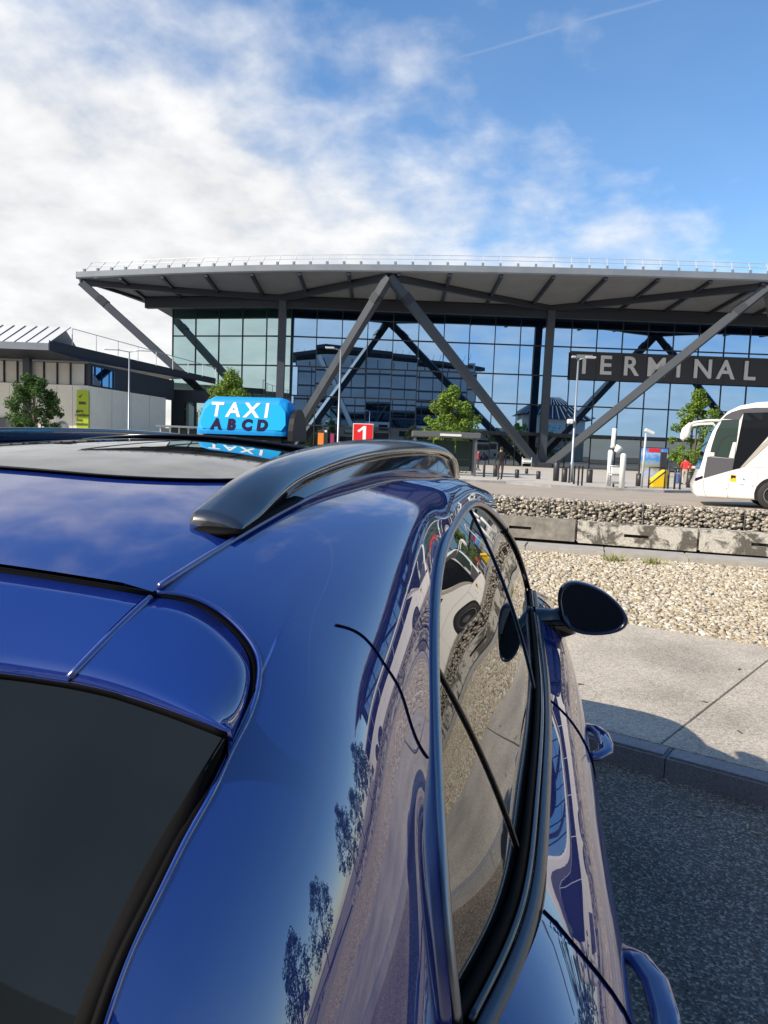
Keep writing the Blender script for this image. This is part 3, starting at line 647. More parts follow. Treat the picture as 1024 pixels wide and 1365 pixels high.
for t,w,h,z in ((.27,.9,1.5,1.6),(.34,.8,.8,1.1),(.80,1.6,.9,.9)):
    p=Vector((ca,61.9,0)).lerp(Vector((ea,75,0)),t); d=Vector((ea-ca,13,0)).normalized()*w/2; beam('wall_opening',LL(p.x-d.x+.16,p.y-d.y,z),LL(p.x+d.x+.16,p.y+d.y,z),0.1,h,MT['dark'],lb)
# lime green wayfinding panel
ga0,ga1=wallpx(107),wallpx(122.3); zg=P(115,521,61.7).z
gs=empty('wayfinding_panel',V((ga0+ga1)/2,61.6,0),0,'tall lime green sign panel with small dark pictograms at the building corner','sign')
beam('panel',(-(ga1-ga0)/2*CY,-(ga1-ga0)/2*SY,zg/2),((ga1-ga0)/2*CY,(ga1-ga0)/2*SY,zg/2),0.12,zg,MT['lime'],gs)
mt=lambda x,z:Matrix.Rotation(rz,4,'Z')@Matrix.Translation((x,-0.09,z))@Matrix.Rotation(R_(90),4,'X')
for s,z in (('gare',zg-1.75),('routière',zg-2.1),('bus',zg-2.5),('station',zg-2.85)): text('lettering',s,0.36,mt(-0.05 if len(s)>5 else -.25,z),MT['ink2'],gs,extrude=.005,bold=.008)
def gpoly(name,pts,z): mesh(name,[Matrix.Rotation(rz,3,'Z')@Vector((x,-0.075,z+y)) for x,y in pts],[tuple(range(len(pts)))],MT['ink2'],gs)
gpoly('arrow',[(-.32,-.13),(-.12,-.13),(-.16,-.08),(.0,.13),(-.08,.16),(-.22,-.03),(-.3,.03)],zg-.5)
gpoly('coach_pictogram',[(-.32,-.1),(.28,-.1),(.30,.0),(.22,.14),(-.32,.14)],zg-1.1)
# ================================================================== THE TAXI
CX, CYY = -0.76, 1.9
taxi = empty('taxi_car', (CX,CYY,0), 0, 'dark blue taxi with black roof rails and satin window trim, parked nose to the kerb', 'car')
def cm(name, v, f, m, parent=None, smooth=True):
    return mesh(name, [(p[0],p[1]-CYY,p[2]) for p in v], f, m, parent or taxi, smooth)
def cgrid(name, Gd, m, parent=None, flip=False, mirror=False):
    v,f = grid_vf(Gd, flip != mirror)
    if mirror: v=[(-p[0],p[1],p[2]) for p in v]
    return cm(name, v, f, m, parent)
def both(name, Gd, m, flip=False):
    return [cgrid(name, Gd, m, None, flip, mi) for mi in (False, True)]
def ctube(name, path, rad, m, parent=None, seg=8, mirror=False, up=None):
    path=[(-p[0] if mirror else p[0],p[1],p[2]) for p in path]
    if up is not None and mirror: up=[(-u[0],u[1],u[2]) for u in up] if isinstance(up,list) else (-up[0],up[1],up[2])
    v,f=tube_vf(path,rad,seg,up=up); return cm(name,v,f,m,parent)
def pxz(px,py,z): g=G(px,py,z); return (g.x-CX,g.y,g.z)
def pyy(px,py,y):
    d=CAM_R@Vector(((px-512)/FPX,(682.5-py)/FPX,-1)); t=y/d.y; return (d.x*t-CX,y,CAM_H+d.z*t)

# roof height field
_ZY=np.array([0.50,0.56,0.66,0.8,1.0,1.2,1.5,1.8,2.2,2.5,2.66]); _ZZ=np.array([[1.575],[1.585],[1.599],[1.617],[1.637],[1.650],[1.660],[1.661],[1.650],[1.629],[1.612]])
_yy=np.linspace(0.45,2.72,160); _zz=nspline(_ZZ,_ZY,np.clip(_yy,0.5,2.66))
_zz[_yy<0.5,0]=1.575-(0.5-_yy[_yy<0.5])*0.19; _zz[_yy>2.66,0]=1.612-(_yy[_yy>2.66]-2.66)*0.11
def lap(Q,n,keep=True):
    Q=np.array(Q,float)
    for _ in range(n): Q[1:-1]=Q[1:-1]*0.5+(Q[:-2]+Q[2:])*0.25
    return Q
_zz=lap(_zz,25); CR=0.26
_sd=lap(np.interp(_yy,[0.45,1.3,1.75,2.2,2.62,2.72],[0.455,0.456,0.464,0.482,0.498,0.50])[:,None],40)[:,0]
def sd(y): return float(np.interp(y,_yy,_sd))
_zz[:,0]+=(CR-0.144)*_sd**2
def zc(y): return float(np.interp(y,_yy,_zz[:,0]))
def zr(s,y): return zc(y)-CR*s*s
def gapy(s): return 0.47+0.09*min(1,abs(s)/0.456)**1.7
SD=sd(0.56)
inner=[]
for t in np.linspace(0,1,60):
    row=[]
    for q in np.linspace(-1,1,37):
        y=2.66*(1-t)+gapy(q*0.46)*t; y-=(1-t)*0.04*q*q; s=q*(sd(y)-0.003)
        edge=max(0,(abs(s)-sd(y)+0.022)/0.02)
        row.append((s,y,zr(s,y)-0.002-0.003*edge*edge))
    inner.append(row)
cgrid('roof_panel', np.array(inner), MT['paint'], flip=True)

# side of the cabin: a smooth sheet from the roof ditch to the window line, trimmed at the tailgate gap
TIP=pxz(606,1365,1.115)
dlo=[pxz(597,1300,1.168),pxz(588,1200,1.225),pxz(580,1050,1.312),pxz(576,900,1.400),pxz(577,800,1.462),pxz(590,725,1.512)]
front=(0.672,2.44,1.468)
def ap(y): return (sd(y),y,zr(sd(y),y))
pairs=[(ap(2.62),front),(ap(2.2),(0.634,2.2,1.533)),(ap(1.75),(0.621,1.75,1.547)),(ap(1.4),(0.622,1.42,1.533)),(ap(1.12),dlo[5]),(ap(0.92),dlo[4]),(ap(0.77),dlo[3]),(ap(0.65),dlo[2]),(ap(0.56),dlo[1]),((0.452,0.485,1.533),dlo[0]),((0.449,0.42,1.50),TIP),((0.444,0.33,1.43),(0.735,0.48,1.083)),((0.437,0.2,1.28),(0.712,0.28,1.058)),((0.43,0.05,1.06),(0.645,0.10,1.03))]
up_=np.concatenate([[0],np.cumsum([0.5*(np.linalg.norm(np.subtract(pairs[i+1][0],pairs[i][0]))+np.linalg.norm(np.subtract(pairs[i+1][1],pairs[i][1]))) for i in range(len(pairs)-1)])])
UN=420; uq=np.linspace(0,up_[-1],UN)
ca=lap(nspline([p[0] for p in pairs],up_,uq),160); cb=lap(nspline([p[1] for p in pairs],up_,uq),160)
fu=uq/uq[-1]
WN=120; ww=np.linspace(0,1,WN)
h00=2*ww**3-3*ww**2+1; h10=ww**3-2*ww**2+ww; h01=-2*ww**3+3*ww**2; h11=ww**3-ww**2
ln=np.linalg.norm(cb-ca,axis=1); ln=lap(ln[:,None],80)[:,0]
sl0=np.interp(fu,[0,0.55,0.8,1],[0.25,0.25,0.34,0.70]); sl0=lap(sl0[:,None],200)[:,0]
Ta=np.stack([np.ones(UN),np.zeros(UN),-sl0],1); Ta/=np.linalg.norm(Ta,axis=1)[:,None]
ty=lap(np.interp(fu,[0,0.5,0.66,0.80,1],[-0.02,0.0,0.30,0.90,0.90])[:,None],200)[:,0]
Tb=np.stack([lap(np.interp(fu,[0,0.4,0.6,0.8,1],[0.14,0.24,0.46,0.40,0.34])[:,None],200)[:,0],ty,-np.ones(UN)],1); Tb/=np.linalg.norm(Tb,axis=1)[:,None]
tbm=lap(np.interp(fu,[0,0.45,0.62,0.78,1],[0.95,0.95,0.80,0.38,0.30])[:,None],200)[:,0]
SH=ca[:,None]*h00[None,:,None]+cb[:,None]*h01[None,:,None]+(Ta*ln[:,None]*1.78)[:,None]*h10[None,:,None]+(Tb*ln[:,None]*tbm[:,None])[:,None]*h11[None,:,None]
def topx(Q):
    q=(np.asarray(Q)-np.array([-CX,0,CAM_H]))@np.array(CAM_R); return np.stack([512+FPX*q[...,0]/-q[...,2],682.5-FPX*q[...,1]/-q[...,2]],-1),-q[...,2]
gpx=np.array([(215,785),(262,795),(310,825),(338,862),(346,890),(341,918),(330,949),(310,990),(279,1052),(227,1156),(181,1238),(135,1365),(95,1480),(50,1620),(-10,1830),(-90,2150),(-200,2600)],float)
gpl=nspline(gpx,chord(gpx,0.5),np.linspace(0,chord(gpx,0.5)[-1],900))
pS,dS=topx(SH); pS[dS<0.03]=1e6
flat=pS.reshape(-1,2); guw=[]
for t_ in np.linspace(0,1,70):
    g_=gpl[int(t_*(len(gpl)-1)*0.80)]
    k=int(np.argmin(((flat-g_)**2).sum(1))); guw.append((k//WN,k%WN))
guw=np.array(guw,float); guw=guw[guw[:,1]<WN*0.8]; guw[0]=(np.argmin(np.abs(ca[:,1]-0.56)),0)
gend=guw[-1]
guw=np.concatenate([guw,np.linspace(gend,(UN-1,WN-1),26)[1:]])
guw=lap(guw,6)
gl_=np.concatenate([[0],np.cumsum(np.linalg.norm(np.diff(guw/np.array([UN,WN]),axis=0),axis=1))])
RN=90; rr=np.linspace(0,1,RN)
# the window line keeps its own share of the gap; rows fan out towards the pillar
gpos=np.interp(rr,[0,0.22,0.55,1],[0,0.16,0.55,1])*gl_[-1]
ug=np.interp(gpos,gl_,guw[:,0]); wg=np.interp(gpos,gl_,guw[:,1])
def bil(u,w):
    u=np.clip(u,0,UN-1.001); w=np.clip(w,0,WN-1.001); i=u.astype(int); j=w.astype(int); a=(u-i)[...,None]; b=(w-j)[...,None]
    return SH[i,j]*(1-a)*(1-b)+SH[i+1,j]*a*(1-b)+SH[i,j+1]*(1-a)*b+SH[i+1,j+1]*a*b
tt_=np.linspace(0,1,190)
uu=ug[None]*tt_[:,None]; w0=rr*(WN-1)
wwg=w0[None]+(wg-w0)[None]*(np.clip((tt_-0.25)/0.75,0,1)**2.0)[:,None]
side=bil(uu,wwg)
both('side_panel', side, MT['paint'], flip=False)
gapc=bil(np.interp(np.linspace(0,gl_[-1],420),gl_,guw[:,0]),np.interp(np.linspace(0,gl_[-1],420),gl_,guw[:,1]))
_q=np.concatenate([[0],np.cumsum(np.linalg.norm(np.diff(gapc,axis=0),axis=1))]); gapc=lap(np.stack([np.interp(np.linspace(0,_q[-1],260),_q,gapc[:,k]) for k in range(3)],1),8)
0 and print('GAP',gapc[::20].round(3).tolist()); 0 and print('GAPPX',topx(gapc)[0][::20].round().tolist())
# little step of the roof ditch
for mi in (False,True): ctube('roof_seam',[(sd(y)+0.0012,y,zr(sd(y),y)-0.0004) for y in np.linspace(2.60,0.563,60)],0.0030,MT['paintedge'],mirror=mi,seg=10)

# A pillar strip
wsr=[tuple(side[0,38]),(0.60,2.85,1.44),(0.665,3.12,1.28),(0.735,3.42,1.085)]
r5f=[tuple(side[0,-1]),(0.715,2.60,1.40),(0.758,2.80,1.285),(0.80,3.06,1.115)]
a0=curve(wsr,24); a1=curve(r5f,24); mid_=(a0+a1)/2+np.array([0.016,0.0,0.014])*np.sin(np.linspace(0.35,np.pi*0.9,24))[:,None]
pil=np.stack([nspline(np.stack([a0[i],mid_[i],a1[i]]),[0,0.5,1],np.linspace(0,1,9)) for i in range(24)])
both('windscreen_pillar', pil, MT['paint'], flip=True)

# side glazing
BELT=[TIP,(0.752,0.78,1.108),(0.780,0.898,1.102),(0.789,1.045,1.10),(0.804,1.339,1.10),(0.819,1.756,1.10),(0.814,2.304,1.097),(0.806,2.75,1.10),(0.80,3.06,1.115)]
TOP=[TIP]+dlo+[(0.622,1.45,1.533),(0.620,1.8,1.546),(0.634,2.2,1.531),front,(0.715,2.60,1.40),(0.758,2.80,1.285),(0.80,3.06,1.115)]
tq=lap(curve(TOP,400),900); bq=lap(curve(BELT,400),1500)
def cut(q,a,b,n):
    s=q[a:b+1]; L=np.concatenate([[0],np.cumsum(np.linalg.norm(np.diff(s,axis=0),axis=1))]); x=np.linspace(0,L[-1],n)
    return np.stack([np.interp(x,L,s[:,k]) for k in range(3)],1)
def iy(q,y,z=None):
    return int(np.argmin(np.abs(q[:,1]-y)+(0 if z is None else np.abs(q[:,2]-z)*0.3)))
it1,ib1=iy(tq,0.93,1.48),iy(bq,1.02); it2,ib2=iy(tq,1.87,1.54),iy(bq,1.756)
spans=[('quarter_window',0,it1,0,ib1),('rear_door_window',it1,it2,ib1,ib2),('front_door_window',it2,399,ib2,399)]
INS=np.array([-0.006,0,-0.001])
def pane(a,b,c,d,n=60,m=16):
    T=cut(tq,a,b,n); B_=cut(bq,c,d,n); Gd=np.zeros((n,m,3))
    for j,w in enumerate(np.linspace(0,1,m)):
        ln=np.linalg.norm(T-B_,axis=1)[:,None]
        Gd[:,j]=T*(1-w)+B_*w+INS+np.array([1,0,0.3])*(0.30*ln*ln*w*(1-w))
    return Gd
for nm,a,b,c,d in spans:
    Gd=pane(a,b,c,d); both(nm,Gd,MT['carglass'],flip=True)
# dividers between the panes
for nm,i,j,wd in (('window_divider',it1,ib1,0.0034),('door_pillar_strip',it2,ib2,0.0046)):
    Gd=pane(i,min(i+3,399),j,min(j+3,399),3,16)[0]; path=[tuple(p+np.array([0.002,0,0])) for p in Gd]
    for mi in (False,True): ctube(nm,path,(wd,0.003),MT['blackgloss'] if wd<0.004 else MT['belt'],mirror=mi,seg=8,up=(1,0,0.4))
# frame around the side glazing
tt=tq[np.linspace(0,399,120).astype(int)]; upn=[(1,0,0.25)]*120
for mi in (False,True):
    ctube('window_trim',[tuple(p+np.array([0.002,0,0.001])) for p in tt[:96]],(0.009,0.0065),MT['trim'],mirror=mi,seg=12,up=(1,-0.1,0.35))
    ctube('window_seal',[tuple(p+np.array([-0.004,0.0,-0.010])) for p in tt[3:97]],(0.008,0.004),MT['rubber'],mirror=mi,up=(1,0,0.3))
    ctube('pillar_trim',[tuple(p+np.array([0.003,0,0.0])) for p in tt[94:]],(0.011,0.006),MT['blackgloss'],mirror=mi,seg=10,up=(1,0.2,0.4))
bt=bq[np.linspace(0,399,110).astype(int)]
for mi in (False,True):
    ctube('belt_seal',[tuple(p+np.array([0.000,0,0.004])) for p in bt],(0.010,0.005),MT['rubber'],mirror=mi,up=(1,0,0.6))
    ctube('belt_strip',[tuple(p+np.array([0.011,0,-0.002])) for p in bt[1:]],(0.0055,0.005),MT['blackgloss'],mirror=mi,up=(1,0,0.8))
    ctube('belt_moulding',[tuple(p+np.array([0.0255,0,-0.012])) for p in bt],(0.012,0.0065),MT['belt'],mirror=mi,seg=12,up=(1,0,0.8))

# lower side: belt -> shoulder -> sill
_wy=np.linspace(-0.1,3.9,200); _ww=lap(np.interp(_wy,[-0.1,0.2,0.5,0.95,1.45,1.9,2.5,3.2,3.6,3.9],[0.87,0.91,0.935,0.943,0.951,0.964,0.968,0.948,0.925,0.86])[:,None],300)[:,0]
def wid(y): return float(np.interp(y,_wy,_ww))
def lsec(y,top,k=0.0):
    w=wid(y); s0,z0=top
    return [(s0+0.03,y,z0-0.014),(s0+(w-s0)*0.50+k*0.4,y,z0-0.044-k),(w-0.030+0.2*k,y,1.008-k*0.6),(w-0.006,y,0.958),(w,y,0.918),(w-0.004,y,0.80),(w-0.022,y,0.64),(w-0.012,y,0.47),(w-0.03,y,0.33),(w-0.08,y,0.25)]
REAR_END=[(0.60,0.20,1.085),(0.685,0.12,1.03),(0.745,0.03,0.95),(0.79,-0.06,0.86),(0.805,-0.12,0.74),(0.80,-0.20,0.60),(0.80,-0.24,0.45),(0.77,-0.20,0.28)]
FRONT_END=[(0.60,4.02,0.86),(0.63,4.05,0.80),(0.65,4.07,0.72),(0.66,4.09,0.60),(0.66,4.09,0.48),(0.64,4.06,0.36),(0.60,4.02,0.25)]
lows=[REAR_END,
 lsec(0.22,(0.645,1.092)), lsec(0.42,(0.672,1.100)), lsec(0.666,(TIP[0],TIP[2]),0.004), lsec(0.90,(0.780,1.102),0.014), lsec(1.12,(0.793,1.10),0.008), lsec(1.40,(0.806,1.10)), lsec(1.76,(0.819,1.10)), lsec(2.3,(0.814,1.097)), lsec(2.75,(0.806,1.10)), lsec(3.08,(0.80,1.105)), lsec(3.45,(0.79,1.055)),
 [(0.745,3.8,0.985),(0.80,3.8,0.965),(0.86,3.82,0.92),(0.885,3.84,0.86),(0.89,3.85,0.74),(0.885,3.85,0.6),(0.88,3.85,0.45),(0.84,3.84,0.27)],
 FRONT_END]
low=loft(lows,40,190)
WHEELS=[(0.36,0.355),(3.10,0.355)]; RA=0.395
def arch(y,z): return any((y-a)**2+(z-b)**2<RA*RA for a,b in WHEELS)
n_,m_,_=low.shape
def low_part(name,cond,mirror):
    idx={}; v=[]; f=[]
    def vi(i,j):
        if (i,j) not in idx: idx[(i,j)]=len(v); p=low[i,j]; v.append((-p[0] if mirror else p[0],p[1],p[2]))
        return idx[(i,j)]
    for i in range(n_-1):
        for j in range(m_-1):
            c=low[i:i+2,j:j+2].reshape(-1,3).mean(0)
            if arch(c[1],c[2]) or not cond(c): continue
            q=(vi(i,j),vi(i+1,j),vi(i+1,j+1),vi(i,j+1)); f.append(q[::-1] if not mirror else q)
    return cm(name,v,f,MT['paint'])
DA,DB,DC=0.90,1.745,3.02
for mi in (False,True):
    low_part('quarter_panel',lambda c:c[1]<DA,mi); low_part('rear_door',lambda c:DA<=c[1]<DB,mi); low_part('front_door',lambda c:DB<=c[1]<DC,mi); low_part('front_wing',lambda c:c[1]>=DC,mi)
# shut lines follow the surface
def along_y(yf,j0,j1,lift=0.0012):
    out=[]
    for j in range(j0,j1):
        k=int(np.argmin(np.abs(low[:,j,1]-yf(j/(m_-1))))); p=low[k,j]
        if arch(p[1],p[2]): continue
        p0,p1=low[max(k-1,0),j],low[min(k+1,n_-1),j]; y=yf(j/(m_-1)); w=0 if abs(p1[1]-p0[1])<1e-6 else (y-p0[1])/(p1[1]-p0[1])
        q=p0*(1-w)+p1*w; out.append((q[0]+lift,q[1],q[2]+lift*0.5))
    return out
for mi in (False,True):
    ctube('door_gap',along_y(lambda w:0.92-0.30*max(0,w-0.02)**1.0*(1-0.2*w)+0.55*max(0,w-0.42),0,30),0.0019,MT['rubber'],mirror=mi)
    ctube('door_gap',along_y(lambda w:1.756-0.25*min(w,0.3),0,40),0.0019,MT['rubber'],mirror=mi)
    ctube('door_gap',along_y(lambda w:3.02-0.08*w,0,40),0.0019,MT['rubber'],mirror=mi)
# inner liner so nothing shows through
for (wy,wz) in WHEELS:
    for mi in (1,-1):
        v=[];f=[]
        for k in range(33):
            a=math.pi*(k/32*1.16-0.08); 
            for s,r in ((0.948,RA-0.035),(0.958,RA+0.03),(0.945,RA+0.033),(0.62,RA-0.035)):
                sw=min(s, wid(wy+r*math.cos(a))+0.014) if s>0.7 else s
                v.append((mi*sw,wy+r*math.cos(a),wz+r*math.sin(a)))
        for k in range(32):
            for a_,b_ in ((0,1),(1,2),(0,3)): f.append((k*4+a_,k*4+b_,k*4+4+b_,k*4+4+a_))
        cm('wheel_arch_trim',v,f,MT['plastic'])
cm('underbody',[(-.8,-.1,.3),(.8,-.1,.3),(.8,3.9,.3),(-.8,3.9,.3),(-.62,-.05,.9),(.62,-.05,.9),(.62,3.8,.8),(-.62,3.8,.8)],[(0,1,2,3),(4,5,6,7),(0,1,5,4),(1,2,6,5),(2,3,7,6),(3,0,4,7)],MT['dark'],smooth=False)
# wheels
for (wy,wz) in WHEELS:
    for mi in (1,-1):
        w=bpy.data.objects.new('wheel',None); COL.objects.link(w); w.parent=taxi; w.location=(mi*0.80,wy-CYY,wz); w.rotation_euler=(0,R_(90)*mi,0)
        v,f=lathe_vf([(0.235,-0.10),(0.30,-0.115),(0.345,-0.10),(0.355,-0.05),(0.355,0.05),(0.345,0.10),(0.30,0.115),(0.235,0.10)],32); mesh('tyre',v,f[:-2],MT['tyre'],w,True)
        rv=[];rf=[]
        v1,f1=lathe_vf([(0.236,-0.08),(0.238,0.102),(0.225,0.106),(0.218,0.04)],32)
        rv+=v1; rf+=f1[:-2]
        v1,f1=lathe_vf([(0.06,0.05),(0.055,0.09),(0.02,0.095)],16); b0=len(rv); rv+=v1; rf+=[tuple(i+b0 for i in q) for q in f1]
        for k in range(5):
            a=2*math.pi*k/5; c,s=math.cos(a),math.sin(a); b0=len(rv)
            for r,hw in ((0.04,0.028),(0.228,0.042)):
                for u,z in ((-hw,0.055),(hw,0.055),(hw*0.6,0.092),(-hw*0.6,0.092)): rv.append((r*c-u*s,r*s+u*c,z))
            rf+=[tuple(i+b0 for i in q) for q in ((0,1,5,4),(1,2,6,5),(2,3,7,6),(3,0,4,7))]
        mesh('rim',rv,rf,MT['alloy'],w)
# tailgate: spoiler, rear window, lower panel, bumper
def pyt(L): return [pyy(px,py,y) for px,py,y in L]
gtr=pyt([(0,892,.445),(85,899,.45),(196,928,.457),(289,965,.457),(307,972,.454)])
GTc=lap(curve([(0,0.345,1.546),(0.15,0.362,1.5435),(0.29,0.405,1.530)]+gtr,60),30)             # top edge of the rear window, centre to corner
ci=int(np.argmin(np.linalg.norm(gapc-np.array(gtr[-1]),axis=1)))
def gtop(f): i=f*59; k=min(58,int(i)); w=i-k; return GTc[k]*(1-w)+GTc[k+1]*w
fs=float(np.interp(0.447,GTc[:,0],np.linspace(0,1,60)))
def spsec(a,b,dz):
    a,b=np.array(a),np.array(b); mm=(a+b)/2+np.array([0,0,0.0035]); L=b-a; L/=np.linalg.norm(L)+1e-9
    return [a+[0,0,-0.010-dz],a+L*0.001+[0,0,-0.001-dz],a*0.8+b*0.2+[0,0,0.0015-dz],mm+[0,0,-dz],a*0.15+b*0.85+[0,0,0.0015-dz],b+[0,0,-dz],b+np.array([0,0.006,-0.012-dz])]
def rowgrid(secs,n):   # sharp-edged strips, smooth along the run
    S=np.array(secs); t=chord(S[:,3],1.0); return np.stack([nspline(S[:,k],t,np.linspace(0,t[-1],n)) for k in range(S.shape[1])],1)
inn_=[]
for q in np.linspace(-1,1,21):
    s_=abs(q)*(SD-0.003); y=gapy(s_)-0.009; a=np.array([q*(SD-0.003),y,zr(s_,y)-0.002]); b=gtop(fs*abs(q)).copy(); b[0]*=np.sign(q) if q else 0
    inn_.append(spsec(a,b,0.0012))
cgrid('spoiler', rowgrid(inn_,60), MT['paint'], flip=True)
out_=[]
for f in np.linspace(0,1,16):
    i=f*ci; k=int(i); a=gapc[k]*(1-(i-k))+gapc[min(k+1,259)]*(i-k); b=gtop(fs+(1-fs)*f); d=b-a; d/=np.linalg.norm(d)+1e-9
    out_.append(spsec(a+d*0.008,b,0.0))
both('spoiler_corner', rowgrid(out_,40), MT['paint'], flip=True)
for mi in (False,True): ctube('spoiler_seam',[tuple(np.array(out_[0][1])*(1-t)+np.array(out_[0][5])*t+[0.001,0,0.0002+0.006*t*(1-t)]) for t in np.linspace(0,1,12)],0.0028,MT['paintedge'],mirror=mi,seg=10)
topc=np.array([tuple(p+np.array([-0.004 if i>50 else 0,0.003,-0.007])) for i,p in enumerate(GTc)])
edge=lap(curve([tuple(topc[-1])]+[tuple(p+np.array([-0.013,-0.004,-0.003])) for p in gapc[ci+14::10]],50),6)
nb_=36; rg=np.zeros((nb_,41,3))
bot=curve([(0,0.105,1.09),(0.3,0.13,1.088),tuple(edge[-1])],60)
for r,w in enumerate(np.linspace(0,1,nb_)):
    e=edge[int(round(w*49))]
    for c,q in enumerate(np.linspace(-1,1,41)):
        f=abs(q)*59; k=min(58,int(f)); x=f-k; tp=topc[k]*(1-x)+topc[k+1]*x; bt_=bot[k]*(1-x)+bot[k+1]*x
        # Coons blend of top, bottom and side edge
        base=tp*(1-w)+bt_*w; side_err=e-(topc[-1]*(1-w)+bot[-1]*w)
        p=base+side_err*abs(q)**1.6; p=p+np.array([0,-0.02,0.012])*math.sin(math.pi*w)*(1-q*q); rg[r,c]=(p[0]*(1 if q>=0 else -1),p[1],p[2])
cgrid('rear_window', rg, MT['rearglass'], flip=True)
for mi in (False,True):
    _a=np.linspace(0,1,60); _g=gapc[ci:]; _e=edge
    A1=np.stack([np.interp(_a*(len(_g)-1),np.arange(len(_g)),_g[:,k]) for k in range(3)],1)
    A2=np.stack([A1[np.argmin(np.linalg.norm(A1-p,axis=1))] for p in _e]); A2=lap(A2,4)
    rb=np.stack([_e+np.array([-0.002,-0.001,0.0005]),_e*0.7+A2*0.3+np.array([0,-0.0015,0.0015]),A2+np.array([-0.003,-0.002,-0.001]),A2+np.array([-0.001,-0.001,-0.010])],1)
    cgrid('rear_window_seal',rb,MT['rubber'],mirror=mi)
    ctube('tailgate_gap',[(p[0]-0.003,p[1]-0.003,p[2]-0.006) for p in gapc],0.0045,MT['rubber'],mirror=mi)
    ctube('panel_edge',[(p[0]+0.0012,p[1]+0.0015,p[2]-0.0016) for p in gapc],0.0022,MT['paint'],mirror=mi)
ctube('tailgate_gap',[(s,gapy(s)-0.004,zr(s,gapy(s))-0.008) for s in np.linspace(-SD,SD,30)],0.005,MT['rubber'])
ctube('window_top_seal',[(p[0]*sg,p[1]+0.001,p[2]+0.001) for sg,pts in ((-1,topc[::-1]),(1,topc[1:])) for p in pts],0.0035,MT['rubber'])
RC=[(0,0.11,1.085),(0,0.03,1.02),(0,-0.06,0.94),(0,-0.14,0.85),(0,-0.19,0.74),(0,-0.30,0.60),(0,-0.34,0.45),(0,-0.28,0.28)]
RM=[(0.35,0.135,1.085),(0.37,0.06,1.02),(0.39,-0.04,0.94),(0.40,-0.12,0.85),(0.41,-0.17,0.74),(0.42,-0.28,0.60),(0.42,-0.32,0.45),(0.40,-0.26,0.28)]
flipx=lambda L:[(-p[0],p[1],p[2]) for p in L]
rear=loft([flipx(REAR_END),flipx(RM),RC,RM,REAR_END],30,60)
cgrid('tailgate', rear[:,:15], MT['paint'], flip=True); cgrid('rear_bumper', rear[:,14:], MT['paint'], flip=True)
def lifted(Gd,d):
    du=np.gradient(Gd,axis=0); dv=np.gradient(Gd,axis=1); n=np.cross(du,dv); n/=np.linalg.norm(n,axis=2)[...,None]+1e-9
    if n[...,1].mean()*d[1]<0: n=-n
    return Gd+n*abs(d[0])
for mi in (False,True): cgrid('tail_lamp', lifted(rear[46:59,2:8],(0.005,-1)), MT['redlamp'], flip=True, mirror=mi)
FC=[(0,4.18,0.84),(0,4.22,0.79),(0,4.23,0.72),(0,4.25,0.60),(0,4.25,0.48),(0,4.22,0.36),(0,4.17,0.25)]
fr=loft([flipx(FRONT_END),FC,FRONT_END],20,40); cgrid('front_bumper', fr, MT['paint'])
hs=[[(-w,3.42+0.16*(1-(w/0.735)**2),1.085),(0,3.58,1.105),(w,3.42+0.16*(1-(w/0.735)**2),1.085)] for w in (0.735,)]
hood=loft([[(-0.79,3.40,1.066),(-0.4,3.50,1.098),(0,3.54,1.108),(0.4,3.50,1.098),(0.79,3.40,1.066)],[(-0.745,3.8,0.987),(-0.4,3.85,1.03),(0,3.87,1.045),(0.4,3.85,1.03),(0.745,3.8,0.987)],[(-0.60,4.02,0.862),(-0.3,4.12,0.868),(0,4.17,0.87),(0.3,4.12,0.868),(0.60,4.02,0.862)]],30,20)
cgrid('bonnet', hood, MT['paint'])
wc=[(0.0,2.665,1.610),(0.0,2.95,1.48),(0.0,3.25,1.31),(0.0,3.56,1.095)]
wm=[(0.30,2.645,1.598),(0.34,2.92,1.47),(0.37,3.21,1.305),(0.40,3.51,1.093)]
ws=loft([flipx(wsr),flipx(wm),wc,wm,wsr],30,40); cgrid('windscreen', ws, MT['carglass'], flip=True)
for mi in (False,True): cgrid('headlight', lifted(fr[31:40,1:6],(0.006,1)), MT['headlamp'], mirror=mi)
# shut line above the rear door, across the pillar (follows the panel)
sidepx,_d=topx(side)
def nearest(px,py):
    k=int(np.argmin(((sidepx-np.array([px,py]))**2).sum(-1))); return side.reshape(-1,3)[k]
sl=[nearest(*q) for q in ((447,833),(470,838),(495,858),(515,888),(532,920),(545,955),(556,985),(568,1012))]
slc=lap(curve(sl,30),5)
for mi in (False,True): ctube('door_gap',[tuple(p+np.array([0.0004,0,0.0004])) for p in slc],0.0014,MT['rubber'],mirror=mi)
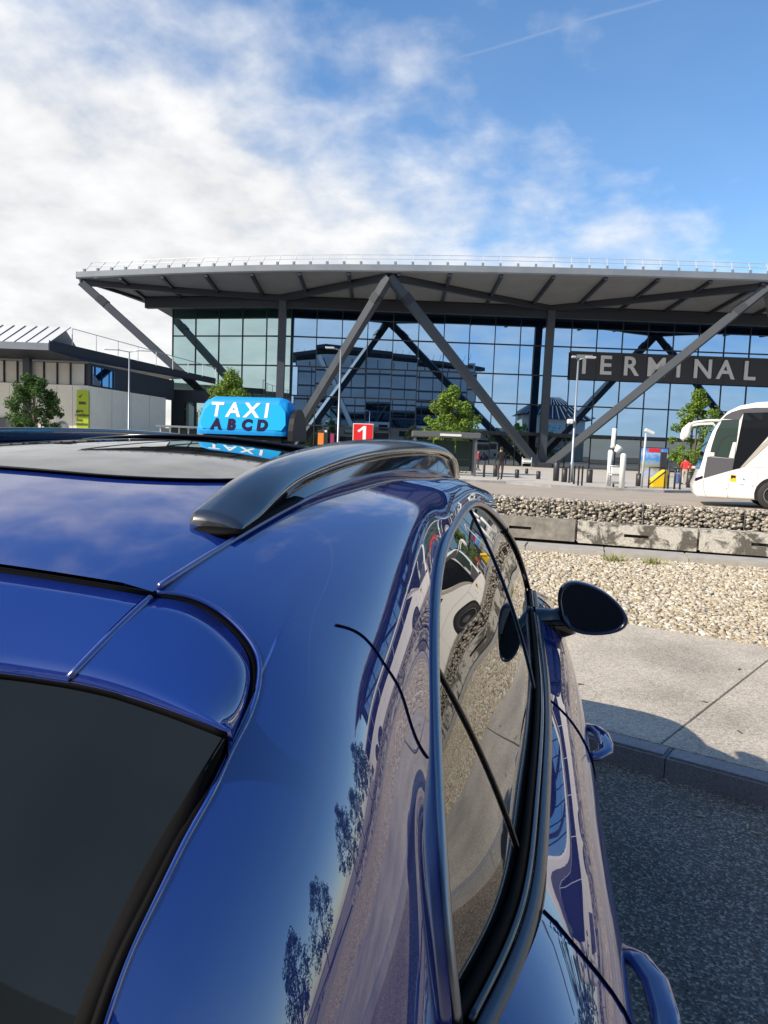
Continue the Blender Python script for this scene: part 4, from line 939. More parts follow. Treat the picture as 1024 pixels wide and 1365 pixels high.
# roof rails: a broad bar, high on its inner edge, on a black base
RY=[0.742,0.796,0.871,0.96,1.089,1.257,1.482,1.881,2.25,2.52,2.68,2.79,2.87]
RZ=[1.603,1.622,1.643,1.659,1.673,1.686,1.697,1.707,1.708,1.699,1.682,1.652,1.60]
_ry=np.linspace(RY[0],RY[-1],120); _rz=lap(nspline(np.array(RZ)[:,None],RY,_ry),10)[:,0]
def rail(mirror):
    sg=-1 if mirror else 1; v=[];f=[]
    ys=np.concatenate([[0.736,0.7365,0.742],np.linspace(0.75,1.2,30),np.linspace(1.23,2.5,34),np.linspace(2.53,2.87,18)])
    for n_i,y in enumerate(ys):
        tl=float(np.interp(y,_ry,_rz)); c=sd(y)-0.027; base=zr(c,y)-0.006
        if n_i==0: tl=base+0.004
        if n_i==1: tl=base+0.012
        g=min(1,max(0,(y-0.80)/0.16)); g2=min(1,max(0,(2.76-y)/0.14)); g=min(g,g2); g=g*g*(3-2*g)
        bz=base*(1-g)+(tl-0.034)*g; bz=min(bz,tl-0.003); w=0.0255+0.004*(1-g); h=min(1.0,(tl-bz)/0.034)
        pr=[(-w,bz),(-w*1.04,tl-0.008*h),(-w*0.98,tl-0.002*h),(-w*0.86,tl),(-w*0.3,tl-0.0015*h),(w*0.25,tl-0.006*h),(w*0.7,tl-0.013*h),(w*0.95,tl-0.020*h),(w*1.03,tl-0.0235*h),(w*1.0,tl-0.027*h),(w*0.86,bz),(0,bz)]
        for a,z in pr: v.append((sg*(c+a),y,z))
    K=12; n=len(ys)
    for i in range(n-1):
        for k in range(K):
            q=(i*K+k,i*K+(k+1)%K,(i+1)*K+(k+1)%K,(i+1)*K+k); f.append(q if mirror else q[::-1])
    f.append(tuple(range(K))); f.append(tuple((n-1)*K+k for k in range(K)))
    o=cm('roof_rail',v,f,MT['rail'])
    md=o.modifiers.new('w','WEIGHTED_NORMAL') if False else None
    v=[];f=[]
    for y in np.linspace(0.80,2.78,50):
        tl=float(np.interp(y,_ry,_rz)); c=sd(y)-0.023; base=zr(c,y)-0.004; top=max(base+0.004,tl-0.037)
        for a,z in ((-0.016,base),(-0.014,top),(0.006,top),(0.012,top-0.006),(0.020,base+0.003),(0.024,base-0.002)): v.append((sg*(c+a),y-CYY,z))
    for i in range(49):
        for k in range(5): q=(i*6+k,i*6+k+1,(i+1)*6+k+1,(i+1)*6+k); f.append(q if mirror else q[::-1])
    mesh('rail_base',v,f,MT['blackgloss'],o,True)
    v,f=tube_vf([(sg*(sd(y)-0.026),y-CYY,zr(sd(y)-.026,y)-0.0008) for y in np.linspace(0.722,0.95,12)],(0.034,0.004),12,up=(0,0,1)); mesh('rail_foot',v,f,MT['rubber'],o,True)
for mi in (False,True): rail(mi)
# glass roof: fixed rear pane and tilted front panel
def roofpatch(name,y0,bow,y1,sw,r,lift,tilt,m):
    K=40; J=41; Gd=np.zeros((K,J,3))
    for j,q in enumerate(np.linspace(-1,1,J)):
        s=sw*q; d=max(0,abs(s)-(sw-r)); ye=y0+bow*s*s+(r-math.sqrt(max(0,r*r-d*d)))
        for i,t in enumerate(np.linspace(0,1,K)):
            y=ye*(1-t)+y1*t; Gd[i,j]=(s,y,zr(s,y)+lift+tilt*(y1-y)/(y1-y0))
    cgrid(name,Gd,m,flip=True)
    return [tuple(Gd[i,0]) for i in range(K-1,0,-1)]+[tuple(p) for p in Gd[0]]+[tuple(Gd[i,-1]) for i in range(1,K)]
ed=roofpatch('roof_glass',0.79,0.85,1.50,0.375,0.17,0.0012,0.0,MT['carglass'])
ctube('roof_glass_seal',[(p[0],p[1],p[2]+0.0004) for p in ed],(0.0045,0.0014),MT['plastic'],up=(0,0,1))
ed=roofpatch('sunroof_panel',1.53,0.2,1.88,0.33,0.08,0.002,0.010,MT['carglass'])
ctube('sunroof_edge',[(p[0],p[1],p[2]-0.003) for p in ed],(0.003,0.003),MT['blackgloss'])
ctube('sunroof_seal',[(s,1.56,zr(s,1.56)+0.003) for s in np.linspace(-0.29,0.29,20)],(0.009,0.0035),MT['rubber'],up=(0,0,1))
# door handles
def handle(yc,mirror):
    w=wid(yc)
    o=ctube('door_handle',[(w-0.008,yc+0.110,0.918),(w+0.026,yc+0.075,0.925),(w+0.040,yc+0.03,0.928),(w+0.042,yc-0.03,0.928),(w+0.038,yc-0.075,0.926),(w+0.012,yc-0.105,0.922),(w-0.008,yc-0.115,0.92)],[(0.010,0.018),(0.010,0.019),(0.009,0.020),(0.009,0.020),(0.009,0.019),(0.010,0.018),(0.010,0.017)],MT['paint'],mirror=mirror,seg=14,up=(1,0,0.1))
    cu=[(w-0.004,yc+a,0.918) for a in np.linspace(-0.09,0.09,10)]
    v,f=tube_vf([((-p[0] if mirror else p[0]),p[1]-CYY,p[2]) for p in cu],[(0.003,0.012+0.02*math.sin(math.pi*(i+0.5)/10)) for i in range(10)],14,up=(0,0,1)); mesh('handle_recess',v,f,MT['dark'],o,True)
for mi in (False,True):
    handle(1.955,mi); handle(1.01,mi)
# door mirrors
def mirror_(mi):
    sg=-1 if mi else 1
    # outline of the head seen from behind, (s,z) about its centre, tall inboard and tapering outboard
    base=[(-0.124,0.02),(-0.118,0.068),(-0.085,0.091),(-0.03,0.090),(0.03,0.068),(0.085,0.030),(0.120,-0.012),(0.128,-0.040),(0.108,-0.068),(0.05,-0.089),(-0.02,-0.093),(-0.07,-0.080),(-0.105,-0.045)]
    bp=np.array([(a,0,b) for a,b in base]+[(base[0][0],0,base[0][1])]); ol=curve(bp,41)[:-1]
    C0=np.array([1.022,2.655,1.135]); rings=[]
    for y,k,lift in ((0.004,0.865,0),(-0.007,0.89,0),(-0.010,0.95,0),(-0.004,0.99,0),(0.012,1.0,0),(0.04,0.98,0),(0.07,0.88,0.002),(0.095,0.66,0.004),(0.108,0.34,0.006)):
        rings.append([(C0[0]+p[0]*k,C0[1]+y+0.10*(p[0]*k)+0.13*p[2]*k,C0[2]+p[2]*k+lift) for p in ol])
    n=40; v=[(sg*p[0],p[1]-CYY,p[2]) for r in rings for p in r]; f=[]
    for i in range(len(rings)-1):
        for k in range(n): q=(i*n+k,i*n+(k+1)%n,(i+1)*n+(k+1)%n,(i+1)*n+k); f.append(q)
    f.append(tuple((len(rings)-1)*n+k for k in range(n)))
    o=mesh('door_mirror',v,f,MT['paint2'],taxi,True)
    gl=[(C0[0]+p[0]*0.87,C0[1]+0.001+0.10*(p[0]*0.87)+0.13*p[2]*0.87,C0[2]+p[2]*0.87) for p in ol]
    mesh('mirror_glass',[(sg*p[0],p[1]-CYY,p[2]) for p in gl],[tuple(range(n))],MT['mirror'],o)
    arm=[(0.79,2.72,1.055),(0.85,2.71,1.055),(0.90,2.69,1.062),(0.95,2.68,1.085)]
    v,f=tube_vf([(sg*p[0],p[1]-CYY,p[2]) for p in arm],[(0.085,0.060),(0.070,0.058),(0.055,0.056),(0.045,0.055)],16,up=(0,0,1)); mesh('mirror_arm',v,f,MT['blackgloss'],o,True)
MT['paint2']=mat('navy_mirror_housing',(0.006,0.010,0.035),0.25,0.2,coat=1.0)
for mi in (False,True): mirror_(mi)

# ------------------------------------------------------------------ taxi roof sign (stands on the roof)
SX,SYY=-0.775,1.97
SZ=zr(0.0,SYY)+0.020
sign=empty('taxi_roof_sign',(SX,SYY,SZ-0.020),0,'light blue taxi roof sign with white and dark letters on the car roof','roof sign')
DZ=0.020
def prof(h,dp):   # rear foot, rear face, crown, front face
    return [(-dp,0.0),(-dp*1.02,0.012),(-dp*0.62,h*0.80),(-dp*0.50,h*0.93),(-dp*0.30,h),(dp*0.30,h),(dp*0.50,h*0.93),(dp*0.62,h*0.80),(dp*1.02,0.012),(dp,0.0)]
def body(stations,m,name,par):
    v=[];f=[];K=10
    for x,h,dp in stations:
        for y,z in prof(h,dp): v.append((x,y,z+DZ))
    for i in range(len(stations)-1):
        for k in range(K-1): f.append((i*K+k,(i+1)*K+k,(i+1)*K+k+1,i*K+k+1))
    f.append(tuple(range(K))); f.append(tuple((len(stations)-1)*K+k for k in range(K))[::-1])
    o=mesh(name,v,f,m,par,False)
    md=o.modifiers.new('bevel','BEVEL'); md.width=0.006; md.segments=3; md.limit_method='ANGLE'; md.angle_limit=R_(18)
    return o
body([(-0.150,0.062,0.050),(-0.138,0.094,0.062),(-0.110,0.108,0.066),(0.090,0.108,0.066),(0.113,0.096,0.063),(0.124,0.070,0.055)],MT['cyan'],'lamp_body',sign)
for sg,x0 in ((1,0.126),):
    v=[];n=14
    for x in (x0,x0+sg*0.014):
        for k in range(n+1):
            a=math.pi*k/n; v.append((x,-0.064*math.cos(a)*1.0,DZ-0.012+0.090*math.sin(a)**0.8))
    f=[(k,k+1,n+2+k,n+1+k) for k in range(n)]+[tuple(range(n+1))[::-1],tuple(range(n+1,2*n+2))]
    mesh('end_cap',v,f,MT['plastic'],sign)
box('base_plate',(-0.012,0,0.010),(0.24,0.11,0.018),MT['plastic'],sign,bevel=0.004)
# plane of the rear face
ya,za,yb,zb=-0.066*1.02,0.012,-0.066*0.62,0.108*0.80
sl_=math.atan2(zb-za,yb-ya)
def onface(x,w,off=0.0012):
    y=ya+(yb-ya)*w; z=za+(zb-za)*w; return Matrix.Translation((x,y-math.sin(sl_)*off,z+DZ+math.cos(sl_)*off))@Matrix.Rotation(sl_,4,'X')
v=[]; 
for x,w in ((-0.126,0.04),(0.108,0.04),(0.118,0.25),(0.112,0.75),(0.095,1.0),(-0.112,1.0),(-0.128,0.75),(-0.134,0.25)): p=onface(x,w,0.0006)@Vector((0,0,0)); v.append(p)
mesh('front_panel',v,[tuple(range(8))],mat('cyan_print',(0.012,0.36,0.74),0.75,spec=0.1),sign)
for i,(c,x) in enumerate(zip('TAXI',(-0.082,-0.032,0.022,0.066))): text('letter',c,0.060,onface(x-0.008,0.74),MT['white'],sign,extrude=0.0004,bold=0.0016)
for i,(c,x) in enumerate(zip('ABCD',(-0.075,-0.030,0.016,0.061))): text('letter',c,0.041,onface(x-0.010,0.20),MT['ink'],sign,extrude=0.0006,bold=0.0026)
# ================================================================== COACH
bf=P(925,640,25.6); br=R_(YAW-20)
bus=empty('coach_bus',(bf.x,bf.y,ROADZ),br,'white touring coach with dark side windows on the road at the right','bus')
BW=2.5; BLEN=12.8
prof_=[(0.16,0.30),(0.03,0.45),(0.0,0.70),(0.03,0.86),(0.10,1.05),(0.17,1.30),(0.25,1.65),(0.31,2.0),(0.39,2.3),(0.49,2.62),(0.66,3.0),(0.92,3.33),(1.30,3.55),(1.80,3.67),(2.6,3.74),(6,3.78),(11.6,3.78),(12.3,3.72),(12.62,3.5),(12.75,2.6),(12.8,1.6),(12.8,0.5),(12.7,0.32)]
bm=bmesh.new(); A_=[bm.verts.new((x,0,z)) for x,z in prof_]; B_=[bm.verts.new((x,BW,z)) for x,z in prof_]; n=len(prof_)
fA=bm.faces.new(A_); fB=bm.faces.new(B_[::-1])
for i in range(n): bm.faces.new((A_[i],B_[i],B_[(i+1)%n],A_[(i+1)%n]))
bmesh.ops.recalc_face_normals(bm,faces=bm.faces)
es=[e for e in list(fA.edges)+list(fB.edges)]
bmesh.ops.bevel(bm,geom=es,offset=0.13,segments=4,affect='EDGES',profile=0.5)
me=bpy.data.meshes.new('body'); bm.to_mesh(me); bm.free(); ob=link('body',me,MT['buswhite'],bus,True)
me.set_sharp_from_angle(angle=R_(35))
def side_poly(name,pts,m,off=0.008,par=None,far=True):
    for y,fl in ((-off,False),(BW+off,True)):
        if fl and not far: continue
        v=[(x,y,z) for x,z in pts]+[(x,y+(0.03 if not fl else -0.03),z) for x,z in pts]; k=len(pts)
        f=[tuple(range(k))[::-1] if fl else tuple(range(k))]+[(i,(i+1)%k,k+(i+1)%k,k+i) for i in range(k)]
        mesh(name,v,f,m,par or bus)
def c2(x,y): return ((x-188)/321.0*0.985,(1290-y)/321.0)
side_poly('upper_band',[c2(*p) for p in ((440,300),(470,262),(530,222),(620,192),(760,172),(1000,168))]+[(12.3,3.42),(12.4,3.20),(2.6,3.28)]+[c2(650,232),c2(615,310)],MT['busgrey'],0.006)
side_poly('cab_window',[c2(*p) for p in ((330,722),(352,590),(385,440),(435,312),(612,306),(596,740))],MT['buscab'],0.010)
side_poly('cab_panel',[c2(*p) for p in ((288,975),(300,830),(312,728),(594,744),(580,868))],MT['busgrey'],0.010)
side_poly('door_window',[c2(*p) for p in ((650,232),(1010,216))]+[(3.30,3.28),(3.02,3.0)]+[c2(996,372),c2(820,615),c2(655,845),c2(582,868)],MT['busglass'],0.012)
side_poly('slanted_pillar',[(2.98,3.28),(3.35,3.28)]+[c2(1010,480),c2(920,575),c2(700,822),c2(650,850),c2(660,842),c2(820,620)],MT['buslite'],0.016)
x0=2.62
for k in range(6):
    a=max(x0+k*1.62,2.62); b=x0+(k+1)*1.62-0.04
    pts=[(a,2.18),(b,2.18),(b,3.2),(a,3.2)] if k else [(2.45,2.18),(b,2.18),(b,3.2),(3.28,3.2)]
    side_poly('side_window',pts,MT['busglass'],0.013)
for x,z0,z1 in ((1.12,0.33,1.32),(2.0,0.33,1.42)): side_poly('panel_gap',[(x,z0),(x+.012,z0),(x+.012,z1),(x,z1)],MT['seam'],0.004)
side_poly('panel_gap',[(1.55,1.43),(12.7,1.46),(12.7,1.474),(1.55,1.444)],MT['seam'],0.004)
for x in (4.2,5.6,7.0): side_poly('panel_gap',[(x,.33),(x+.012,.33),(x+.012,1.44),(x,1.44)],MT['seam'],0.004)
side_poly('bumper_gap',[c2(*p) for p in ((285,985),(292,1090),(320,1165),(326,1165),(297,1090),(290,985))],MT['seam'],0.004)
side_poly('window_notice',[c2(*p) for p in ((333,676),(384,682),(380,722),(330,718))],MT['strip'],0.014,far=False)
side_poly('window_curtain',[c2(*p) for p in ((566,560),(602,556),(590,735),(535,732))],MT['strip'],0.0125,far=False)
side_poly('window_bar',[c2(*p) for p in ((410,640),(440,540),(500,490),(606,470),(606,480),(504,499),(449,547),(420,640),(404,722),(396,722))],MT['bollard'],0.0135,far=False)
side_poly('sticker',[c2(*p) for p in ((568,918),(630,925),(628,1000),(566,996))],MT['yellow'],0.006,far=False)
side_poly('sticker_mark',[c2(*p) for p in ((574,926),(624,931),(622,960),(600,955),(576,970))],MT['ink'],0.008,far=False)
side_poly('badge',[c2(*p) for p in ((694,960),(706,953),(720,965),(715,982),(700,975))],MT['seam'],0.005,far=False)
side_poly('badge',[c2(*p) for p in ((672,1024),(718,1024),(718,1034),(672,1034))],MT['seam'],0.005,far=False)
for px_,py_ in ((535,1076),(806,1036)): side_poly('lock',[c2(px_-6,py_-9),c2(px_+6,py_-9),c2(px_+6,py_+9),c2(px_-6,py_+9)],MT['seam'],0.006,far=False)
side_poly('headlight',[c2(*p) for p in ((192,1010),(205,975),(280,945),(280,980),(215,1005))],MT['ink'],0.004)
side_poly('rear_grille',[(11.7,0.7),(12.5,0.7),(12.5,1.35),(11.7,1.35)],MT['busgrey'],0.006)
for k in range(4): side_poly('grille_slot',[(11.75,.78+k*.14),(12.45,.78+k*.14),(12.45,.84+k*.14),(11.75,.84+k*.14)],MT['dark'],0.010)
# windscreen band on the nose
v=[]; f=[]
nose=[(0.17,1.30),(0.25,1.65),(0.31,2.0),(0.39,2.3),(0.49,2.62),(0.66,3.0),(0.92,3.33)]
for x,z in nose: v+=[(x-.015,0.16,z),(x-.015,BW-.16,z)]
for i in range(len(nose)-1): f.append((2*i,2*i+1,2*i+3,2*i+2))
mesh('windscreen',v,f,MT['buscab'],bus,True)
for wx in (2.55,8.55,9.9):
    for y,sg in ((0.0,-1),(BW,1)):
        pts=[(wx+0.60*math.cos(t),0.50+0.62*math.sin(t)) for t in np.linspace(-0.3,math.pi+0.3,20)]
        mesh('wheel_arch',[(x,y+sg*0.006,max(z,.3)) for x,z in pts],[tuple(range(20))],MT['dark'],bus)
        w=bpy.data.objects.new('wheel',None); COL.objects.link(w); w.parent=bus; w.location=(wx,y-sg*0.13,0.50); w.rotation_euler=(R_(90)*(-sg),0,0)
        vv,ff=lathe_vf([(0.30,-.14),(.45,-.15),(.495,-.11),(.50,0),(.495,.13),(.45,.165),(.31,.16)],28); mesh('tyre',vv,ff[:-2],MT['tyre'],w,True)
        vv,ff=lathe_vf([(0.31,.12),(.315,.165),(.29,.17),(.25,.10),(.12,.11),(.11,.16),(.02,.165)],20)
        for k in range(10):
            a=k*.628; b0=len(vv); vv+=[(.20*math.cos(a)+.03*math.cos(t),.20*math.sin(a)+.03*math.sin(t),.125) for t in np.linspace(0,6.28,7)[:6]]; ff.append(tuple(range(b0,b0+6)))
        mesh('rim',vv,ff,MT['alloy'],w)
for y,sg in ((0.10,-1),(BW-.10,1)):
    a=tube('mirror_arm',[(0.88,y,3.00),(0.60,y+sg*.06,3.02),(0.25,y+sg*.12,3.0),(-.12,y+sg*.16,2.93),(-.27,y+sg*.18,2.84)],[(.06,.05),(.055,.045),(.055,.045),(.055,.05),(.05,.05)],MT['buswhite'],bus,seg=10)
    tube('mirror_head',[(-.24,y+sg*.17,2.90),(-.31,y+sg*.18,2.78),(-.345,y+sg*.18,2.6),(-.36,y+sg*.18,2.42),(-.35,y+sg*.18,2.32)],[(.06,.06),(.075,.11),(.08,.12),(.07,.11),(.03,.06)],MT['buswhite'],a,seg=10)

# ================================================================== TREES
def tree(px,depth,topy,boty,wpx,lm,label,nl=4200,seed=1,group='young street trees',shape=1.0,pos=None,hh=None):
    rnd=random.Random(seed); base=PB(px,depth,PLZ) if pos is None else pos
    zt=P(px,topy,depth).z if hh is None else hh[0]; zb=P(px,boty,depth).z if hh is None else hh[1]; R=wpx/2*depth/FPX if hh is None else hh[2]
    t=empty('tree',base,0,label,'tree',group); zt-=base.z; zb-=base.z; Hc=zt-zb; zc_=zb+Hc*0.45
    tr_=tube('trunk',[(0,0,0),(0.03,0.01,zb*.6),(0.0,0.02,zb+Hc*.25),(0.02,0,zb+Hc*.75)],[.11,.09,.07,.025],MT['bark'],t,seg=8)
    cl=[]
    for i in range(95):
        u=rnd.random(); th=rnd.uniform(0,6.283); h=rnd.random()
        prof_r=(math.sin(math.pi*min(1,h*0.86+0.14))**0.75)*(1.06-0.40*h*shape)
        r=R*prof_r*(0.25+0.75*math.sqrt(u))
        cl.append((r*math.cos(th)*rnd.uniform(.85,1.1),r*math.sin(th)*rnd.uniform(.85,1.1),zb+Hc*h+rnd.gauss(0,.05*Hc),rnd.uniform(.12,.25)*R))
    for i in range(9):
        c=cl[i*7]; s=(0.01,0.0,zb+Hc*0.1*(i%4)*.8); m_=((s[0]+c[0])/2,(s[1]+c[1])/2,(s[2]+c[2])/2+.12)
        tube('limb',[s,m_,c[:3]],[.045,.03,.01],MT['bark'],tr_,seg=5)
    n=nl; ci=np.array(cl)[RNG.integers(0,len(cl),n)]
    q=RNG.normal(0,1,(n,3)); q/=np.linalg.norm(q,axis=1)[:,None]; ctr=ci[:,:3]+q*(ci[:,3:]*RNG.random((n,1))**.45)
    nrm_=q*0.6+RNG.normal(0,.5,(n,3))+np.array([0,0,.5]); nrm_/=np.linalg.norm(nrm_,axis=1)[:,None]
    a=np.cross(nrm_,RNG.normal(0,1,(n,3))); a/=np.linalg.norm(a,axis=1)[:,None]; b=np.cross(nrm_,a); s=RNG.uniform(.06,.125,(n,1))*(depth/48)**.5 if hh is None else RNG.uniform(.10,.2,(n,1))
    vv=np.stack([ctr-a*s,ctr-b*s*.55+nrm_*s*.12,ctr+a*s*1.1,ctr+b*s*.55+nrm_*s*.12],1).reshape(-1,3)
    o=mesh('crown',vv.tolist(),[(4*i,4*i+1,4*i+2,4*i+3) for i in range(n)],lm,t); tag(o,kind='stuff')
    return t
tree(45,50,506,573,74,MT['leafd'],'dark green rounded tree in front of the cream building, far left',8500,3,shape=.5)
tree(306,58,502,590,84,MT['leaf'],'bright green tree directly behind the taxi roof sign',8500,4)
tree(600,50,524,592,80,MT['leaf'],'bright green tree behind the bus shelter, in the middle of the photo',9000,5)
tree(926,53,527,622,76,MT['leaf'],'bright green tree next to the coach mirror, right side',9000,6,shape=1.4)

# ================================================================== STREET FURNITURE
def lamp_post(px,depth,topy,arms,label,cam_=False):
    base=PB(px,depth,PLZ); zt=P(px,topy,depth).z-PLZ; o=empty('street_lamp',base,R_(YAW),label,'street lamp','street lamps on the forecourt')
    v,f=tube_vf([(0,0,0),(0,0,1.1),(0,0,1.15),(0,0,zt)],[.10,.10,.075,.05],10); mesh('pole',v,f,MT['polegrey'],o,True)
    for dx in arms:
        v,f=tube_vf([(0,0,zt-.05),(dx*.45,0,zt+.05),(dx*.6,0,zt+.08)],.035,6); mesh('arm',v,f,MT['polegrey'],o,True)
        box('lamp_head',(dx*.9,0,zt+.10),(abs(dx)*.75,.30,.10),MT['galv'],o,rot=None,bevel=.03)
    v,f=lathe_vf([(.16,0),(.16,.05),(.11,.08)],10); mesh('base_flange',v,f,MT['polegrey'],o)
    if cam_: box('camera_dome',(-.28,-.1,3.4),(.34,.26,.26),MT['whitepost'],o,bevel=.06); box('bracket',(-.06,-.05,3.35),(.25,.08,.08),MT['polegrey'],o)
    return o
lamp_post(171.5,56,470,(-1.5,1.3),'tall two-armed street lamp in front of the grey side wall at left')
lamp_post(450,48,468,(-.8,),'tall grey street lamp standing between the taxi sign and the red number sign')
lamp_post(763.5,41,480,(.75,-.3),'tall grey street lamp in front of the letter T of the terminal sign',True)
def bol(px,by,h,r,label,m='bollard',tilt=0.0):
    g=G(px,by,PLZ); o=mesh('bollard',*lathe_vf([(r,0),(r,h*.86),(r*.93,h*.87),(r*.93,h*.9),(r,h*.91),(r*.98,h*.985),(r*.5,h)],12),MT[m],None,True); o.location=g; o.rotation_euler=(tilt,tilt*.6,0)
    tag(o,label,'bollard','dark bollards along the forecourt'); return o
bl2=[(645,636,.98,.07,'slim dark bollard just right of the bus shelter post'),(660,635.5,.75,.13,'dark bollard right behind the standing person in black'),
(689,637,.52,.13,'short dark bollard left of the steel strut foot'),(702,631.5,.40,.12,'farthest short dark bollard, close to the steel strut foot'),(717.5,638.5,.48,.13,'short dark bollard right below the steel strut foot'),
(741,641,1.2,.17,'tallest and widest dark bollard left of the lamp pole'),(752,642.5,.78,.16,'dark bollard between the tallest bollard and the lamp pole'),
(785.5,643.5,.76,.17,'wide dark bollard right of the four thin posts'),(851.5,648,.68,.17,'dark bollard beside the thin camera pole'),(919,650,.80,.18,'dark bollard in front of the coach nose under the striped bar')]
for a in bl2: bol(*a)
for i,(px,by) in enumerate(((758.5,643.5),(765,645.5),(770.5,647.2),(775.5,647.4))):
    g=G(px,by,PLZ); o=mesh('thin_post',*lathe_vf([(.045,0),(.045,.95),(.06,.96),(.05,1.0)],8),MT['bollard'],None,True); o.location=g
    tag(o,'thin black post, %s of the four at the foot of the right lamp'%('leftmost','second from left','third from left','rightmost')[i],'post','thin posts by the lamp')
# white mast with aerial and flood light
g=G(811,648,PLZ); o=empty('antenna_mast',g,R_(YAW),'white mast with round lamp and tall aerial by the road edge','mast')
v,f=tube_vf([(0,0,0),(0,0,1.75),(.02,0,1.9)],[.13,.13,.07],10); mesh('mast',v,f,MT['whitepost'],o,True)
v,f=tube_vf([(.05,0,1.95),(.1,0,2.05),(.13,0,2.95)],[.09,.11,.11],10); mesh('aerial',v,f,MT['whitepost'],o,True)
v,f=tube_vf([(.25,-.08,1.75),(.42,-.1,2.05)],[.12,.2],12); mesh('flood_light',v,f,MT['whitepost'],o,True)
box('clamp',(.1,0,1.85),(.32,.16,.14),MT['bollard'],o)
g=G(828.5,650,PLZ); o=mesh('white_post',*lathe_vf([(.14,0),(.14,1.6),(.12,1.66),(.04,1.7)],12),MT['whitepost'],None,True); o.location=g; tag(o,'plain white post beside the luggage trolley','post')
g=G(855,650,PLZ); o=empty('camera_pole',g,R_(YAW),'thin pale pole with a white camera on top, left of the poster','camera pole')
v,f=tube_vf([(0,0,0),(.05,0,2.75)],.055,8); mesh('pole',v,f,MT['galv'],o,True); box('camera',(.22,-.02,2.84),(.52,.18,.17),MT['whitepost'],o,rot=Matrix.Rotation(R_(22),3,'Y'),bevel=.04)
# luggage trolley between the posts
g=G(820,649,PLZ); o=empty('luggage_trolley',g,R_(YAW),'pale luggage trolley standing between the two white posts','trolley')
def bars(name,segs,r,m,par):
    v=[];f=[]
    for a,b in segs: vv,ff=tube_vf([a,b],r,6); b0=len(v); v+=vv; f+=[tuple(i+b0 for i in q) for q in ff]
    return mesh(name,v,f,m,par,True)
bars('frame',[((-.3,0,.2),(.3,0,.2)),((-.3,0,.2),(-.34,0,1.05)),((.3,0,.2),(.26,0,1.05)),((-.34,0,1.05),(.26,0,1.05)),((-.32,0,.6),(.28,0,.6))],.03,MT['galv'],o)
box('basket',(-.03,-.12,.82),(.5,.22,.32),MT['strip'],o,bevel=.02); box('platform',(0,-.3,.24),(.58,.7,.05),MT['polegrey'],o)
for x in (-.25,.25): v,f=lathe_vf([(.09,-.03),(.1,0),(.09,.03)],10); w=mesh('wheel',v,f,MT['tyre'],o); w.location=(x,-.5,.1); w.rotation_euler=(0,R_(90),0)
# hoop barrier and yellow case behind it
g=G(884,651.5,PLZ); o=empty('hoop_barrier',g,R_(YAW),'low black metal barrier with a diagonal brace, around the yellow case','barrier')
bars('rail',[((-.75,0,0),(-.75,0,1.05)),((-.75,0,1.05),(.05,0,1.05)),((.05,0,0),(.05,0,1.05)),((-.75,0,.15),(.05,0,.85))],.035,MT['bollard'],o)
bars('rail',[((.35,.3,0),(.35,.3,1.2)),((.6,.1,0),(.6,.1,1.1)),((.75,-.2,0),(.75,-.2,1.05)),((.35,.3,1.1),(.75,-.2,1.05))],.05,MT['bollard'],o)
g=G(880,650,PLZ); o=mesh('yellow_case',[(-.45,-.1,0),(.3,-.1,0),(.42,-.1,.9),(.15,-.1,.95),(-.5,-.1,.38),(-.45,.35,0),(.3,.35,0),(.42,.35,.9),(.15,.35,.95),(-.5,.35,.38)],[(0,1,2,3,4),(9,8,7,6,5),(0,5,6,1),(1,6,7,2),(2,7,8,3),(3,8,9,4),(4,9,5,0)],MT['yellow']); o.location=g; o.rotation_euler=(0,0,R_(YAW))
tag(o,'bright yellow slanted grit case on the forecourt','case'); md=o.modifiers.new('b','BEVEL'); md.width=.05; md.segments=2
# red-white bar
g=G(920,642,PLZ); o=empty('striped_bar',g,R_(YAW),'red and white bar on the bollard by the coach nose','road bar'); 
for k in range(5): box('stripe',(-.42+k*.24,-.22,1.02),(.24,.06,.17),MT['red'] if k%2 else MT['whitepost'],o)
bars('support',[((-.3,-.18,0),(-.3,-.18,1.0)),((.4,-.18,0),(.4,-.18,1.0))],.03,MT['bollard'],o)
# poster in the entrance
p0,p1=P(854,597,62),P(887,636,62); a0_=p0.x*CY+p0.y*SY; a1_=p1.x*CY+p1.y*SY
def poster_mat():
    m=bpy.data.materials.new('holiday_poster_print'); m.use_nodes=True; t=m.node_tree; b=t.nodes['Principled BSDF']; b.inputs['Roughness'].default_value=.5
    tc_=t.nodes.new('ShaderNodeTexCoord'); sp_=t.nodes.new('ShaderNodeSeparateXYZ'); t.links.new(tc_.outputs['Generated'],sp_.inputs[0])
    cr=t.nodes.new('ShaderNodeValToRGB'); e=cr.color_ramp.elements
    stops=[(0,(.25,.32,.6)),(.12,(.45,.5,.62)),(.3,(.30,.28,.20)),(.42,(.28,.30,.16)),(.52,(.24,.36,.5)),(.62,(.05,.25,.62)),(.8,(.35,.5,.75)),(1,(.06,.2,.55))]
    while len(e)<len(stops): e.new(.5)
    for i,(q,c) in enumerate(stops): e[i].position=q; e[i].color=(*c,1)
    n=t.nodes.new('ShaderNodeTexNoise'); n.inputs['Scale'].default_value=6; n.inputs['Detail'].default_value=6; t.links.new(tc_.outputs['Generated'],n.inputs['Vector'])
    ad=t.nodes.new('ShaderNodeMath'); ad.operation='MULTIPLY_ADD'; t.links.new(n.outputs['Fac'],ad.inputs[0]); ad.inputs[1].default_value=.5; ad.inputs[2].default_value=-.25
    a2=t.nodes.new('ShaderNodeMath'); t.links.new(ad.outputs[0],a2.inputs[0]); t.links.new(sp_.outputs[2],a2.inputs[1]); t.links.new(a2.outputs[0],cr.inputs[0]); t.links.new(cr.outputs[0],b.inputs['Base Color']); return m
